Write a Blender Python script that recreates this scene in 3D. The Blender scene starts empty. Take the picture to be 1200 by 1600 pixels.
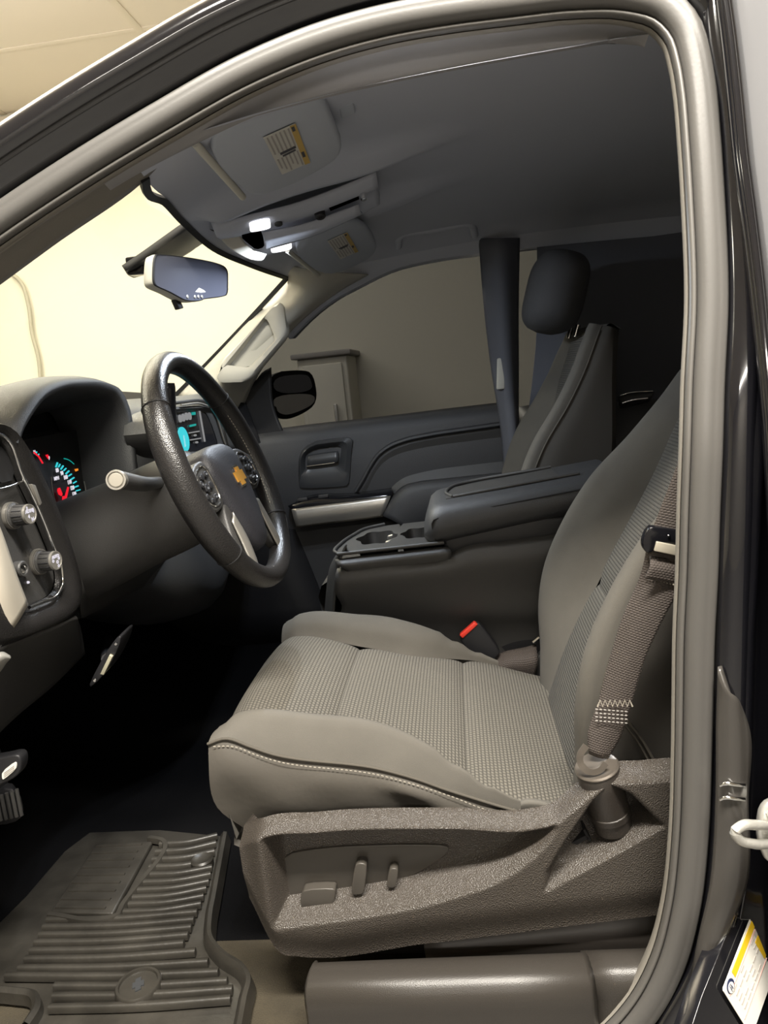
import bpy, bmesh, math, random
import numpy as np
from math import sin, cos, pi, radians, atan2, sqrt
from mathutils import Vector, Matrix

random.seed(4)
scene = bpy.context.scene
COL = scene.collection

# ------------------------------------------------------------------ camera, world, lights
CAM_POS = np.array((0.0, -0.8, 0.84)); FPX = 1203.0
_a, _t, _p = radians(6), radians(10), radians(6)          # yaw to the front, pitch down, roll
_F = np.array((-sin(_a) * cos(_t), cos(_a) * cos(_t), -sin(_t)))
_R = np.array((cos(_a), sin(_a), 0.0)); _U = np.cross(_R, _F)
CR = _R * cos(_p) - _U * sin(_p); CU = _R * sin(_p) + _U * cos(_p)
cam_d = bpy.data.cameras.new('camera'); cam = bpy.data.objects.new('camera', cam_d); COL.objects.link(cam)
cam_d.sensor_fit = 'HORIZONTAL'; cam_d.sensor_width = 36; cam_d.lens = 36 * FPX / 1200
cam_d.clip_start = 0.02
M = Matrix.Identity(4)
for i in range(3):
    M[i][0] = CR[i]; M[i][1] = CU[i]; M[i][2] = -_F[i]; M[i][3] = CAM_POS[i]
cam.matrix_world = M
scene.camera = cam
vs = scene.view_settings
scene.display_settings.display_device = 'sRGB'
vs.view_transform = 'Standard'; vs.look = 'None'; vs.gamma = 1; vs.use_curve_mapping = False
vs.exposure = 0.22
world = bpy.data.worlds.new('world'); scene.world = world; world.use_nodes = True
world.node_tree.nodes['Background'].inputs[0].default_value = (0.75, 0.8, 1.0, 1)
world.node_tree.nodes['Background'].inputs[1].default_value = 0.12

def area(name, loc, size, energy, color, target=None):
    d = bpy.data.lights.new(name, 'AREA'); d.shape = 'RECTANGLE'; d.size = size[0]; d.size_y = size[1]
    d.energy = energy; d.color = color
    o = bpy.data.objects.new(name, d); COL.objects.link(o); o.location = loc
    dirv = (Vector(target) - Vector(loc)) if target else Vector((0, 0, -1))
    o.rotation_euler = dirv.to_track_quat('-Z', 'Y').to_euler()
    return o
# strip lamps on the shop ceiling
area('shop_strip_lamp_door', (0.15, -0.75, 2.55), (1.6, 0.25), 205, (1, 0.94, 0.84))
area('shop_strip_lamp_back', (0.2, -4.2, 2.55), (2.6, 0.3), 95, (1, 0.94, 0.86))
area('shop_strip_lamp_right', (-1.6, 2.6, 2.55), (2.6, 0.3), 72, (1, 0.95, 0.80))
area('shop_strip_lamp_front', (-3.2, 1.0, 2.55), (0.3, 2.4), 52, (1, 0.95, 0.80))

area('ceiling_fill_up', (-2.2, 1.6, 2.25), (2.4, 0.3), 78, (1, 0.94, 0.86), (-2.2, 1.6, 3.0))  # added upward fill that brightens the shop ceiling, no fixture seen

# ------------------------------------------------------------------ placing helpers
def ray(px, py):
    return _F + (px - 600) / FPX * CR - (py - 800) / FPX * CU
def Y(px, py, y):
    d = ray(px, py); return tuple(CAM_POS + d * ((y - CAM_POS[1]) / d[1]))
def X(px, py, x):
    d = ray(px, py); return tuple(CAM_POS + d * ((x - CAM_POS[0]) / d[0]))
def Z(px, py, z):
    d = ray(px, py); return tuple(CAM_POS + d * ((z - CAM_POS[2]) / d[2]))
def PL(px, py, p0, n):                            # where the sight line meets a plane
    d = ray(px, py); n = np.array(n, float); return tuple(CAM_POS + d * ((np.array(p0) - CAM_POS).dot(n) / d.dot(n)))
def side_y(z):                                   # tumblehome of the body side
    t = max(0.0, z - 0.70)
    return 0.26 * t * t / (t + 0.08)
def S(px, py, off=0.0):
    y = 0.05
    for _ in range(25):
        p = Y(px, py, y); y = side_y(p[2]) + off
    return Y(px, py, y)

def lin(c):
    c = c / 255.0
    return c / 12.92 if c <= 0.04045 else ((c + 0.055) / 1.055) ** 2.4
def rgb(r, g, b): return (lin(r), lin(g), lin(b), 1)

# ------------------------------------------------------------------ materials
def mat(name, col, rough=0.5, metal=0.0, bump=None, scale=600, strength=0.2, coat=0.0, var=0.0, emit=None, estr=1.0, spec=0.5):
    m = bpy.data.materials.new(name); m.use_nodes = True
    nt = m.node_tree; b = nt.nodes['Principled BSDF']
    c = rgb(*col) if max(col) > 1 else (*col, 1)
    b.inputs['Base Color'].default_value = c
    b.inputs['Roughness'].default_value = rough; b.inputs['Metallic'].default_value = metal
    b.inputs['Coat Weight'].default_value = coat; b.inputs['Coat Roughness'].default_value = 0.04
    b.inputs['Specular IOR Level'].default_value = spec
    if emit:
        b.inputs['Emission Color'].default_value = rgb(*emit); b.inputs['Emission Strength'].default_value = estr
    L = nt.links.new
    if bump or var:
        tc = nt.nodes.new('ShaderNodeTexCoord')
    if var:
        n = nt.nodes.new('ShaderNodeTexNoise'); n.inputs['Scale'].default_value = 14; n.inputs['Detail'].default_value = 6
        L(tc.outputs['Object'], n.inputs['Vector'])
        r = nt.nodes.new('ShaderNodeMapRange'); r.inputs['From Min'].default_value = 0.3; r.inputs['From Max'].default_value = 0.7
        r.inputs['To Min'].default_value = 1 - var; r.inputs['To Max'].default_value = 1 + var
        L(n.outputs['Fac'], r.inputs['Value'])
        mx = nt.nodes.new('ShaderNodeMix'); mx.data_type = 'RGBA'; mx.blend_type = 'MULTIPLY'; mx.inputs[0].default_value = 1
        mx.inputs[6].default_value = c; L(r.outputs['Result'], mx.inputs[7]); L(mx.outputs[2], b.inputs['Base Color'])
    if bump == 'grain':
        n = nt.nodes.new('ShaderNodeTexVoronoi'); n.inputs['Scale'].default_value = scale
        L(tc.outputs['Object'], n.inputs['Vector']); h = n.outputs['Distance']
    elif bump == 'noise':
        n = nt.nodes.new('ShaderNodeTexNoise'); n.inputs['Scale'].default_value = scale; n.inputs['Detail'].default_value = 4
        L(tc.outputs['Object'], n.inputs['Vector']); h = n.outputs['Fac']
    elif bump in ('weave', 'knit'):
        # offset rows of small oval loops: |sin(u + shift*row)| * |sin(v)|
        sep = nt.nodes.new('ShaderNodeSeparateXYZ'); L(tc.outputs['UV'], sep.inputs[0])
        def math_(op, a, bb=None):
            q = nt.nodes.new('ShaderNodeMath'); q.operation = op
            for i, s in enumerate((a, bb)):
                if s is None: continue
                if isinstance(s, (int, float)): q.inputs[i].default_value = s
                else: L(s, q.inputs[i])
            return q.outputs[0]
        v = math_('MULTIPLY', sep.outputs[1], scale * 1.25); row = math_('FLOOR', v)
        u = math_('ADD', math_('MULTIPLY', sep.outputs[0], scale), math_('MULTIPLY', row, 0.5))
        su = math_('ABSOLUTE', math_('SINE', math_('MULTIPLY', u, pi)))
        sv = math_('ABSOLUTE', math_('SINE', math_('MULTIPLY', v, pi)))
        h = math_('POWER', math_('MULTIPLY', su, sv), 0.6)
        if bump == 'weave':
            r = nt.nodes.new('ShaderNodeMapRange'); r.inputs['To Min'].default_value = 0.38; r.inputs['To Max'].default_value = 1.25
            L(h, r.inputs['Value'])
            mx = nt.nodes.new('ShaderNodeMix'); mx.data_type = 'RGBA'; mx.blend_type = 'MULTIPLY'; mx.inputs[0].default_value = 1
            mx.inputs[6].default_value = c; L(r.outputs['Result'], mx.inputs[7]); L(mx.outputs[2], b.inputs['Base Color'])
    if bump:
        bp = nt.nodes.new('ShaderNodeBump'); bp.inputs['Strength'].default_value = strength; bp.inputs['Distance'].default_value = 0.002
        L(h, bp.inputs['Height']); L(bp.outputs['Normal'], b.inputs['Normal'])
    return m
def glass(name, tint, gloss=0.08, fixed=None):
    m = bpy.data.materials.new(name); m.use_nodes = True; nt = m.node_tree; nt.nodes.clear()
    o = nt.nodes.new('ShaderNodeOutputMaterial'); t = nt.nodes.new('ShaderNodeBsdfTransparent'); g = nt.nodes.new('ShaderNodeBsdfGlossy')
    t.inputs[0].default_value = (*tint, 1); g.inputs['Roughness'].default_value = 0.02
    mx = nt.nodes.new('ShaderNodeMixShader'); fr = nt.nodes.new('ShaderNodeLayerWeight'); fr.inputs[0].default_value = gloss
    mx.inputs[0].default_value = fixed or 0
    if fixed is None: nt.links.new(fr.outputs['Fresnel'], mx.inputs[0])
    nt.links.new(t.outputs[0], mx.inputs[1]); nt.links.new(g.outputs[0], mx.inputs[2])
    nt.links.new(mx.outputs[0], o.inputs[0]); return m

K = dict(
    paint=mat('black_paint', (0.006, 0.006, 0.008), 0.12, coat=1.0),
    seal=mat('seal_rubber', (0.088, 0.084, 0.079), 0.40, bump='noise', scale=300, strength=0.05),
    seal_thin=mat('seal_lip_rubber', (0.10, 0.095, 0.088), 0.4),
    trim_tan=mat('pillar_trim_plastic', (0.20, 0.185, 0.16), 0.7, bump='grain', scale=900, strength=0.1),
    headliner=mat('headliner_cloth', (0.46, 0.485, 0.56), 0.95, bump='noise', scale=900, strength=0.15),
    visor=mat('visor_cloth', (0.40, 0.43, 0.49), 0.9, bump='noise', scale=900, strength=0.1),
    rail=mat('roof_rail_cloth', (0.27, 0.265, 0.27), 0.9),
    pillar_dk=mat('far_pillar_trim', (0.11, 0.115, 0.135), 0.8),
    headrest=mat('shaded_headrest_cloth', (0.045, 0.045, 0.048), 0.9, bump='noise', scale=1100, strength=0.25),  # seat cloth darkened, cabin shadow put into the colour
    cream_trim=mat('grey_trim_plastic', (0.52, 0.505, 0.45), 0.6, bump='grain', scale=900, strength=0.08),
    plastic=mat('charcoal_plastic', (0.046, 0.045, 0.044), 0.45, bump='grain', scale=900, strength=0.2),
    plastic_dk=mat('black_plastic', (0.012, 0.012, 0.014), 0.5, bump='grain', scale=900, strength=0.1),
    soft=mat('soft_dash_vinyl', (0.038, 0.039, 0.042), 0.5, bump='grain', scale=700, strength=0.25),
    shield=mat('seat_shield_plastic', (0.056, 0.048, 0.041), 0.32, bump='grain', scale=620, strength=0.6),
    switch=mat('seat_switch_plastic', (0.056, 0.05, 0.043), 0.35),
    riser=mat('seat_riser_plastic', (0.06, 0.052, 0.046), 0.5),
    boot=mat('anchor_boot_plastic', (0.034, 0.029, 0.025), 0.35, bump='grain', scale=900, strength=0.15),
    sill=mat('sill_plastic', (0.034, 0.030, 0.026), 0.36, bump='grain', scale=900, strength=0.12),
    weave=mat('woven_seat_insert', (0.105, 0.096, 0.08), 0.9, bump='weave', scale=135, strength=0.8),
    weave_dk=mat('woven_seat_back_insert', (0.085, 0.08, 0.07), 0.9, bump='weave', scale=135, strength=0.8),
    cloth=mat('seat_bolster_cloth', (0.092, 0.085, 0.073), 0.85, bump='noise', scale=1100, strength=0.25, var=0.08),
    skirt=mat('seat_skirt_cloth', (0.070, 0.063, 0.053), 0.75, bump='noise', scale=60, strength=0.25),
    cloth_side=mat('seat_side_cloth', (0.060, 0.055, 0.048), 0.8, bump='noise', scale=1100, strength=0.25),
    thread=mat('pale_thread', (0.34, 0.31, 0.26), 0.8),
    piping=mat('seam_piping', (0.07, 0.062, 0.05), 0.8),
    dark=mat('dark_gap', (0.006, 0.006, 0.007), 0.8),
    leather=mat('black_leather', (0.018, 0.017, 0.017), 0.30, bump='grain', scale=520, strength=0.22),
    vinyl_hub=mat('airbag_vinyl', (0.022, 0.022, 0.027), 0.5, bump='grain', scale=700, strength=0.25),
    silver=mat('satin_silver_trim', (0.42, 0.40, 0.36), 0.32, metal=0.7),
    chrome=mat('chrome', (0.8, 0.8, 0.8), 0.12, metal=1.0),
    steel=mat('cast_zinc', (0.62, 0.61, 0.57), 0.4, metal=0.6, bump='noise', scale=200, strength=0.3),
    gold=mat('gold_emblem', (0.75, 0.38, 0.07), 0.3, metal=0.4),
    satin=mat('satin_charcoal_plastic', (0.045, 0.047, 0.05), 0.3),
    gloss=mat('gloss_black', (0.008, 0.008, 0.01), 0.12),
    webbing=mat('belt_webbing', (0.062, 0.05, 0.044), 0.75, bump='knit', scale=260, strength=0.5),
    rubber=mat('mat_rubber', (0.034, 0.031, 0.026), 0.38, bump='noise', scale=120, strength=0.2, var=0.35),
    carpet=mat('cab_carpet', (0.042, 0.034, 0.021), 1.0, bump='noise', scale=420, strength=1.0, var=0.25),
    carpet_shade=mat('shaded_footwell_carpet', (0.004, 0.004, 0.0045), 1.0, bump='noise', scale=500, strength=0.6, spec=0.05),  # cab carpet coloured near black for the shade of the footwell
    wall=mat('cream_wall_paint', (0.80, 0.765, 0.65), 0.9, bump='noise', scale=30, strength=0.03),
    wall_low_bounce=mat('low_bounce_wall_paint', (0.40, 0.38, 0.34), 0.9, bump='noise', scale=30, strength=0.03),  # unseen walls coloured darker to cut light bounced onto the truck
    ceil=mat('cream_ceiling_panel', (0.86, 0.78, 0.65), 0.9),
    concrete=mat('concrete_floor', (0.20, 0.195, 0.19), 0.6, bump='noise', scale=20, strength=0.2, var=0.15),
    white=mat('white_sticker', (0.8, 0.78, 0.72), 0.5),
    paper=mat('pale_label', (0.55, 0.54, 0.5), 0.6),
    ink=mat('dark_ink', (0.06, 0.06, 0.07), 0.6),
    greyink=mat('grey_ink', (0.33, 0.31, 0.29), 0.6),
    yellow=mat('yellow_print', (0.85, 0.55, 0.02), 0.5),
    amber=mat('amber_print', (0.5, 0.34, 0.10), 0.6),
    navy=mat('navy_print', (0.02, 0.03, 0.09), 0.5),
    rose=mat('rose_print', (0.75, 0.40, 0.36), 0.6),
    red=mat('red_button', (0.75, 0.05, 0.03), 0.4),
    mirror=mat('mirror_glass', (0.8, 0.8, 0.82), 0.03, metal=1.0),
    mirror_dim=mat('blind_spot_glass', (0.30, 0.31, 0.36), 0.05, metal=1.0),
    mirror_reflection=mat('reflection_tone_glass', (0.065, 0.068, 0.09), 0.3, spec=0.3),  # flat blue-grey colour stands in for the mirror's dim reflection
    silver_lit=mat('silver_trim_lit_tone', (0.60, 0.55, 0.46), 0.42, metal=0.35),  # silver trim with a lighter base, strong light put into the colour
    darksteel=mat('dark_steel', (0.16, 0.14, 0.12), 0.35, metal=0.6),
    button=mat('stalk_end_plastic', (0.27, 0.25, 0.21), 0.5),
    e_cyan=mat('lit_cyan', (0, 0, 0), emit=(60, 215, 225), estr=0.8),
    e_teal=mat('lit_teal', (0, 0, 0), emit=(20, 170, 160), estr=0.7),
    e_white=mat('lit_white', (0, 0, 0), emit=(235, 230, 240), estr=0.8),
    e_grey=mat('lit_grey', (0, 0, 0), emit=(150, 150, 150), estr=0.7),
    e_red=mat('lit_red', (0, 0, 0), emit=(240, 25, 45), estr=0.9),
    e_amber=mat('lit_amber', (0, 0, 0), emit=(245, 140, 40), estr=0.9),
    e_lamp=mat('lit_lens', (0.5, 0.5, 0.5), emit=(250, 248, 250), estr=1.0),
    windshield=glass('windshield_glass', (0.93, 0.95, 0.90), 0.03, 0.02),
    tinted=glass('tinted_glass', (0.088, 0.092, 0.102), 0.04),
    cover=glass('cover_glass', (0.96, 0.96, 0.96), 0.01),
    cabinet=mat('grey_cabinet_steel', (0.70, 0.67, 0.58), 0.6),
    cable=mat('grey_cable', (0.45, 0.42, 0.34), 0.6),
)

# ------------------------------------------------------------------ mesh helpers
def spl(pts, n, closed=False, linear=False):
    P = np.array(pts, float)
    if closed: P = np.vstack([P, P[:1]])
    if len(P) == 1: return np.repeat(P, n, 0)
    d = np.linalg.norm(np.diff(P, axis=0), axis=1); d[d < 1e-9] = 1e-9
    t = np.concatenate([[0], np.cumsum(d)])
    T = np.linspace(0, t[-1], n + (1 if closed else 0))
    if closed: T = T[:-1]
    if linear or len(P) == 2:
        return np.stack([np.interp(T, t, P[:, k]) for k in range(P.shape[1])], 1)
    sl = np.diff(P, axis=0) / d[:, None]
    m = np.zeros_like(P)
    m[1:-1] = (sl[:-1] * d[1:, None] + sl[1:] * d[:-1, None]) / (d[1:] + d[:-1])[:, None]
    if closed:
        e = (sl[-1] * d[0] + sl[0] * d[-1]) / (d[0] + d[-1]); m[0] = m[-1] = e
    else:
        m[0] = sl[0]; m[-1] = sl[-1]
    i = np.clip(np.searchsorted(t, T, 'right') - 1, 0, len(d) - 1)
    h = d[i][:, None]; s = ((T - t[i]) / d[i])[:, None]
    return ((2*s**3 - 3*s**2 + 1) * P[i] + (s**3 - 2*s**2 + s) * h * m[i] + (-2*s**3 + 3*s**2) * P[i+1] + (s**3 - s**2) * h * m[i+1])
def f1(xs, ys):
    """smooth scalar function through points"""
    xs = np.array(xs, float); ys = np.array(ys, float)
    d = np.diff(xs); sl = np.diff(ys) / d
    m = np.zeros_like(ys); m[1:-1] = (sl[:-1] * d[1:] + sl[1:] * d[:-1]) / (d[1:] + d[:-1]); m[0] = sl[0]; m[-1] = sl[-1]
    def f(x):
        x = np.clip(x, xs[0], xs[-1]); i = np.clip(np.searchsorted(xs, x, 'right') - 1, 0, len(d) - 1)
        h = d[i]; s = (x - xs[i]) / h
        return (2*s**3-3*s**2+1)*ys[i] + (s**3-2*s**2+s)*h*m[i] + (-2*s**3+3*s**2)*ys[i+1] + (s**3-s**2)*h*m[i+1]
    return f
def sstep(a, b, x):
    t = np.clip((x - a) / (b - a), 0, 1); return t * t * (3 - 2 * t)

def link(name, me, m, parent=None, sharp=None, label=None):
    o = bpy.data.objects.new(name, me); COL.objects.link(o)
    if m is not None: me.materials.append(m)
    for p in me.polygons: p.use_smooth = True
    if sharp: me.set_sharp_from_angle(angle=radians(sharp))
    if parent is not None:
        o.parent = parent; o.matrix_parent_inverse = parent_inv(parent)
    if label: o['label'] = label
    return o
_loc = {}
def parent_inv(p):
    l = _loc.get(p.name, (0, 0, 0)); return Matrix.Translation((-l[0], -l[1], -l[2]))
def thing(name, label, cat, loc, group=None):
    o = bpy.data.objects.new(name, None); COL.objects.link(o); o.location = loc; o.empty_display_size = 0.05
    _loc[o.name] = loc
    o['label'] = label; o['category'] = cat
    if group: o['group'] = group
    return o
def struct(o):
    o['kind'] = 'structure'; return o
def stuff(o):
    o['kind'] = 'stuff'; return o

def from_pd(name, V, Fs, m, parent=None, sharp=None, uv=None, normals=True, label=None):
    me = bpy.data.meshes.new(name); me.from_pydata([tuple(map(float, v)) for v in V], [], Fs)
    if uv is not None:
        ul = me.uv_layers.new(name='UVMap')
        for lp in me.loops: ul.data[lp.index].uv = uv[lp.vertex_index]
    if normals:
        bm = bmesh.new(); bm.from_mesh(me); bmesh.ops.recalc_face_normals(bm, faces=bm.faces); bm.to_mesh(me); bm.free()
    me.update()
    return link(name, me, m, parent, sharp, label)
def grid(name, G, m, parent=None, thick=0.0, cu=False, sharp=None, label=None, cap=False):
    """G: nv x nu x 3 array of points"""
    nv, nu = G.shape[:2]; V = G.reshape(-1, 3); Fs = []
    for j in range(nv - 1):
        for i in range(nu if cu else nu - 1):
            k = (i + 1) % nu
            Fs.append((j * nu + i, j * nu + k, (j + 1) * nu + k, (j + 1) * nu + i))
    if cap and cu:
        Fs.append(tuple(range(nu))[::-1]); Fs.append(tuple((nv - 1) * nu + i for i in range(nu)))
    mu = np.concatenate([[0], np.cumsum(np.linalg.norm(np.diff(G, axis=1), axis=2).mean(0))])
    mv = np.concatenate([[0], np.cumsum(np.linalg.norm(np.diff(G, axis=0), axis=2).mean(1))])
    uv = [(mu[i], mv[j]) for j in range(nv) for i in range(nu)]
    o = from_pd(name, V, Fs, m, parent, sharp, uv, label=label)
    if thick:
        s = o.modifiers.new('thickness', 'SOLIDIFY'); s.thickness = abs(thick); s.offset = -1 if thick > 0 else 1
    return o
def loftG(rows, nu, nv, closed=False, lin_u=False, lin_v=False):
    R = np.stack([spl(r, nu, closed, lin_u) for r in rows])
    C = np.stack([spl(R[:, i], nv, False, lin_v) for i in range(R.shape[1])], 1)
    return C
def loft(name, rows, nu, nv, m, parent=None, thick=0.0, closed=False, lin_u=False, lin_v=False, sharp=None, cap=False, label=None):
    return grid(name, loftG(rows, nu, nv, closed, lin_u, lin_v), m, parent, thick, closed, sharp, label, cap)

def prism_bm(bm, pts, depth, bevel=0.0, seg=3):
    d = Vector(depth)
    a = [bm.verts.new(p) for p in pts]; b = [bm.verts.new(Vector(p) + d) for p in pts]
    n = len(pts); fs = [bm.faces.new(a), bm.faces.new(b[::-1])]
    for i in range(n): fs.append(bm.faces.new((a[i], b[i], b[(i + 1) % n], a[(i + 1) % n])))
    bmesh.ops.recalc_face_normals(bm, faces=fs)
    if bevel:
        es = list({e for f in fs for e in f.edges if len(e.link_faces) == 2 and e.calc_face_angle(0) > radians(30)})
        bmesh.ops.bevel(bm, geom=es, offset=bevel, segments=seg, profile=0.5, affect='EDGES', clamp_overlap=True)
def fin(name, bm, m, parent=None, sharp=45, label=None):
    me = bpy.data.meshes.new(name); bm.to_mesh(me); bm.free()
    return link(name, me, m, parent, sharp, label)
def prism(name, pts, depth, m, parent=None, bevel=0.0, seg=3, sharp=45, label=None):
    bm = bmesh.new(); prism_bm(bm, [Vector(p) for p in pts], depth, bevel, seg); return fin(name, bm, m, parent, sharp, label)
def box(name, lo, hi, m, parent=None, bevel=0.0, seg=3, label=None):
    (a, b, c), (d, e, f) = lo, hi
    return prism(name, [(a, b, c), (d, b, c), (d, e, c), (a, e, c)], (0, 0, f - c), m, parent, bevel, seg, label=label)
def chaikin(pts, n=2, closed=True):
    P = [np.array(p, float) for p in pts]
    for _ in range(n):
        Q = []; k = len(P)
        for i in range(k if closed else k - 1):
            a, b = P[i], P[(i + 1) % k]; Q += [a * .75 + b * .25, a * .25 + b * .75]
        if not closed: Q = [P[0]] + Q + [P[-1]]
        P = Q
    return [tuple(p) for p in P]
def circ(r, n=12, ry=None): return [(r * cos(2*pi*i/n), (ry or r) * sin(2*pi*i/n)) for i in range(n)]
def sweepG(path, prof, ref=(0, -1, 0), n=None, closed_path=False, scale=None):
    P = spl(path, n, closed_path) if n else np.array(path, float)
    k = len(P); ref = np.array(ref, float); G = []
    for i in range(k):
        T = (P[(i+1) % k] - P[i-1]) if closed_path else (P[min(i+1, k-1)] - P[max(i-1, 0)])
        T = T / np.linalg.norm(T); N = np.cross(ref, T); N /= np.linalg.norm(N); R = np.cross(T, N)
        s = scale[i] if scale is not None else 1.0
        G.append([P[i] + a * s * N + b * s * R for a, b in prof])
    return np.array(G)
def sweep(name, path, prof, m, parent=None, ref=(0, -1, 0), n=None, closed_path=False, open_prof=False, sharp=40, scale=None, label=None, thick=0):
    G = sweepG(path, prof, ref, n, closed_path, scale)
    if closed_path: G = np.concatenate([G, G[:1]])
    return grid(name, G, m, parent, thick, not open_prof, sharp, label, cap=not open_prof and not closed_path)
def tube(name, path, r, m, parent=None, n=None, k=10, ref=(0.11, -0.97, 0.2), scale=None, label=None, closed_path=False):
    return sweep(name, path, circ(r, k), m, parent, ref, n, closed_path, False, 60, scale, label)
def lathe(name, base, axis, prof, m, parent=None, k=28, label=None, sharp=35):
    """prof: (distance along the axis, radius)"""
    a = Vector(axis).normalized(); u = a.orthogonal().normalized(); v = a.cross(u); b = Vector(base)
    G = np.array([[tuple(b + a * d + (u * cos(2*pi*i/k) + v * sin(2*pi*i/k)) * max(r, 1e-4)) for i in range(k)] for d, r in prof])
    return grid(name, G, m, parent, 0, True, sharp, label, cap=True)
def stitches(name, path, m, parent, step=0.0062, length=0.0040, r=0.0006, n=400):
    P = spl(path, n); d = np.concatenate([[0], np.cumsum(np.linalg.norm(np.diff(P, axis=0), axis=1))])
    bm = bmesh.new(); s = 0.0
    while s + length < d[-1]:
        a = Vector([np.interp(s, d, P[:, k]) for k in range(3)]); b = Vector([np.interp(s + length, d, P[:, k]) for k in range(3)])
        t = (b - a).normalized(); u = t.orthogonal().normalized(); w = t.cross(u)
        ra = [bm.verts.new(a + (u * cos(q) + w * sin(q)) * r * 0.6) for q in (0, pi/2, pi, 3*pi/2)]
        mid = [bm.verts.new((a + b) / 2 + (u * cos(q) + w * sin(q)) * r * 1.3) for q in (0, pi/2, pi, 3*pi/2)]
        rb = [bm.verts.new(b + (u * cos(q) + w * sin(q)) * r * 0.6) for q in (0, pi/2, pi, 3*pi/2)]
        for A, B in ((ra, mid), (mid, rb)):
            for i in range(4): bm.faces.new((A[i], A[(i+1) % 4], B[(i+1) % 4], B[i]))
        bm.faces.new(ra[::-1]); bm.faces.new(rb); s += step
    return stuff(fin(name, bm, m, parent))
def frame_basis(o, right, up):
    """Matrix that lays flat (x right, y up) artwork on a surface"""
    r = Vector(right).normalized(); u = Vector(up); u = (u - r * u.dot(r)).normalized(); n = r.cross(u)
    Mx = Matrix.Identity(4)
    for i in range(3): Mx[i][0] = r[i]; Mx[i][1] = u[i]; Mx[i][2] = n[i]; Mx[i][3] = o[i]
    return Mx
def text(name, s, size, Mx, m, parent, bold=0.0, ext=0.0003):
    cu = bpy.data.curves.new(name, 'FONT'); cu.body = s; cu.size = size; cu.extrude = ext; cu.align_x = 'CENTER'; cu.align_y = 'CENTER'
    cu.offset = bold; cu.resolution_u = 2
    t = bpy.data.objects.new('tmp_text', cu); COL.objects.link(t)
    bpy.context.view_layer.update()
    me = bpy.data.meshes.new_from_object(t.evaluated_get(bpy.context.evaluated_depsgraph_get()))
    bpy.data.objects.remove(t)
    me.transform(Mx); me.name = name; me.materials.clear()
    return link(name, me, m, parent)
def flat(name, pts2, Mx, m, parent, ext=0.0004, label=None):
    P = [Mx @ Vector((x, y, 0)) for x, y in pts2]; n = Mx.to_3x3() @ Vector((0, 0, 1))
    return prism(name, P, n * ext, m, parent, label=label)
def rect2(x0, y0, x1, y1): return [(x0, y0), (x1, y0), (x1, y1), (x0, y1)]

# ------------------------------------------------------------------ the shop around the truck
FZ, CZ = -0.78, 2.66
RX0, RX1, RY0, RY1 = -6.0, 4.0, -5.0, 4.1
struct(box('floor', (RX0, RY0, FZ - 0.1), (RX1, RY1, FZ), K['concrete']))
struct(box('ceiling', (RX0, RY0, CZ), (RX1, RY1, CZ + 0.1), K['ceil']))
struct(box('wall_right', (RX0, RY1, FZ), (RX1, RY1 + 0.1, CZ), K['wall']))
struct(box('wall_left', (RX0, RY0 - 0.1, FZ), (RX1, RY0, CZ), K['wall_low_bounce']))
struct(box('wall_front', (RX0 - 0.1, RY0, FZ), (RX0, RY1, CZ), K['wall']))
struct(box('wall_rear', (RX1, RY0, FZ), (RX1 + 0.1, RY1, CZ), K['wall_low_bounce']))
struct(box('trim_1', (RX0, RY1 - 0.03, CZ - 0.06), (RX1, RY1, CZ - 0.02), K['ceil'], bevel=0.008))
struct(box('trim_2', (RX0, RY1 - 0.012, CZ - 0.14), (RX1, RY1, CZ - 0.115), K['ceil'], bevel=0.004))
for i, y in enumerate((0.9, 2.1, 3.3)):
    struct(box('trim_%d' % (3 + i), (RX0, y - 0.02, CZ - 0.004), (RX1, y + 0.02, CZ), K['ceil'], bevel=0.001))
for i, x in enumerate((-5.0, -3.8, -2.6, -1.4)):
    struct(box('trim_%d' % (6 + i), (x - 0.02, RY0, CZ - 0.005), (x + 0.02, RY1, CZ), K['ceil'], bevel=0.001))
c = tube('wall_cable', [Y(15, 425, 4.08), Y(32, 440, 4.07), Y(45, 480, 4.07), Y(50, 520, 4.07), Y(60, 560, 4.07), Y(63, 590, 4.07), Y(60, 640, 4.07), Y(64, 800, 4.08)], 0.012, K['cable'], n=50)
c['label'] = 'thin grey cable hanging down the cream wall beyond the windshield'; c['category'] = 'cable'
# things by the right-hand wall, seen through the tinted window
t = thing('storage_cabinet', 'low grey metal cabinet by the wall seen through tinted passenger window', 'cabinet', (-1.05, 3.8, FZ))
x0 = Y(468, 600, 3.65)[0]; x1 = Y(546, 600, 3.65)[0]; zt = Y(546, 545, 3.65)[2]
box('cabinet_body', (x0, 3.65, FZ), (x1, 4.08, zt - 0.03), K['cabinet'], t, 0.01)
box('cabinet_top', (x0 - 0.03, 3.62, zt - 0.03), (x1 + 0.03, 4.09, zt), K['greyink'], t, 0.008)
d = box('door', (x0 + 0.03, 3.63, FZ + 0.1), (x1 - 0.03, 3.655, zt - 0.07), K['cabinet'], t, 0.006)
box('handle', (x1 - 0.1, 3.60, zt - 0.5), (x1 - 0.08, 3.635, zt - 0.3), K['steel'], d, 0.005)

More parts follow.
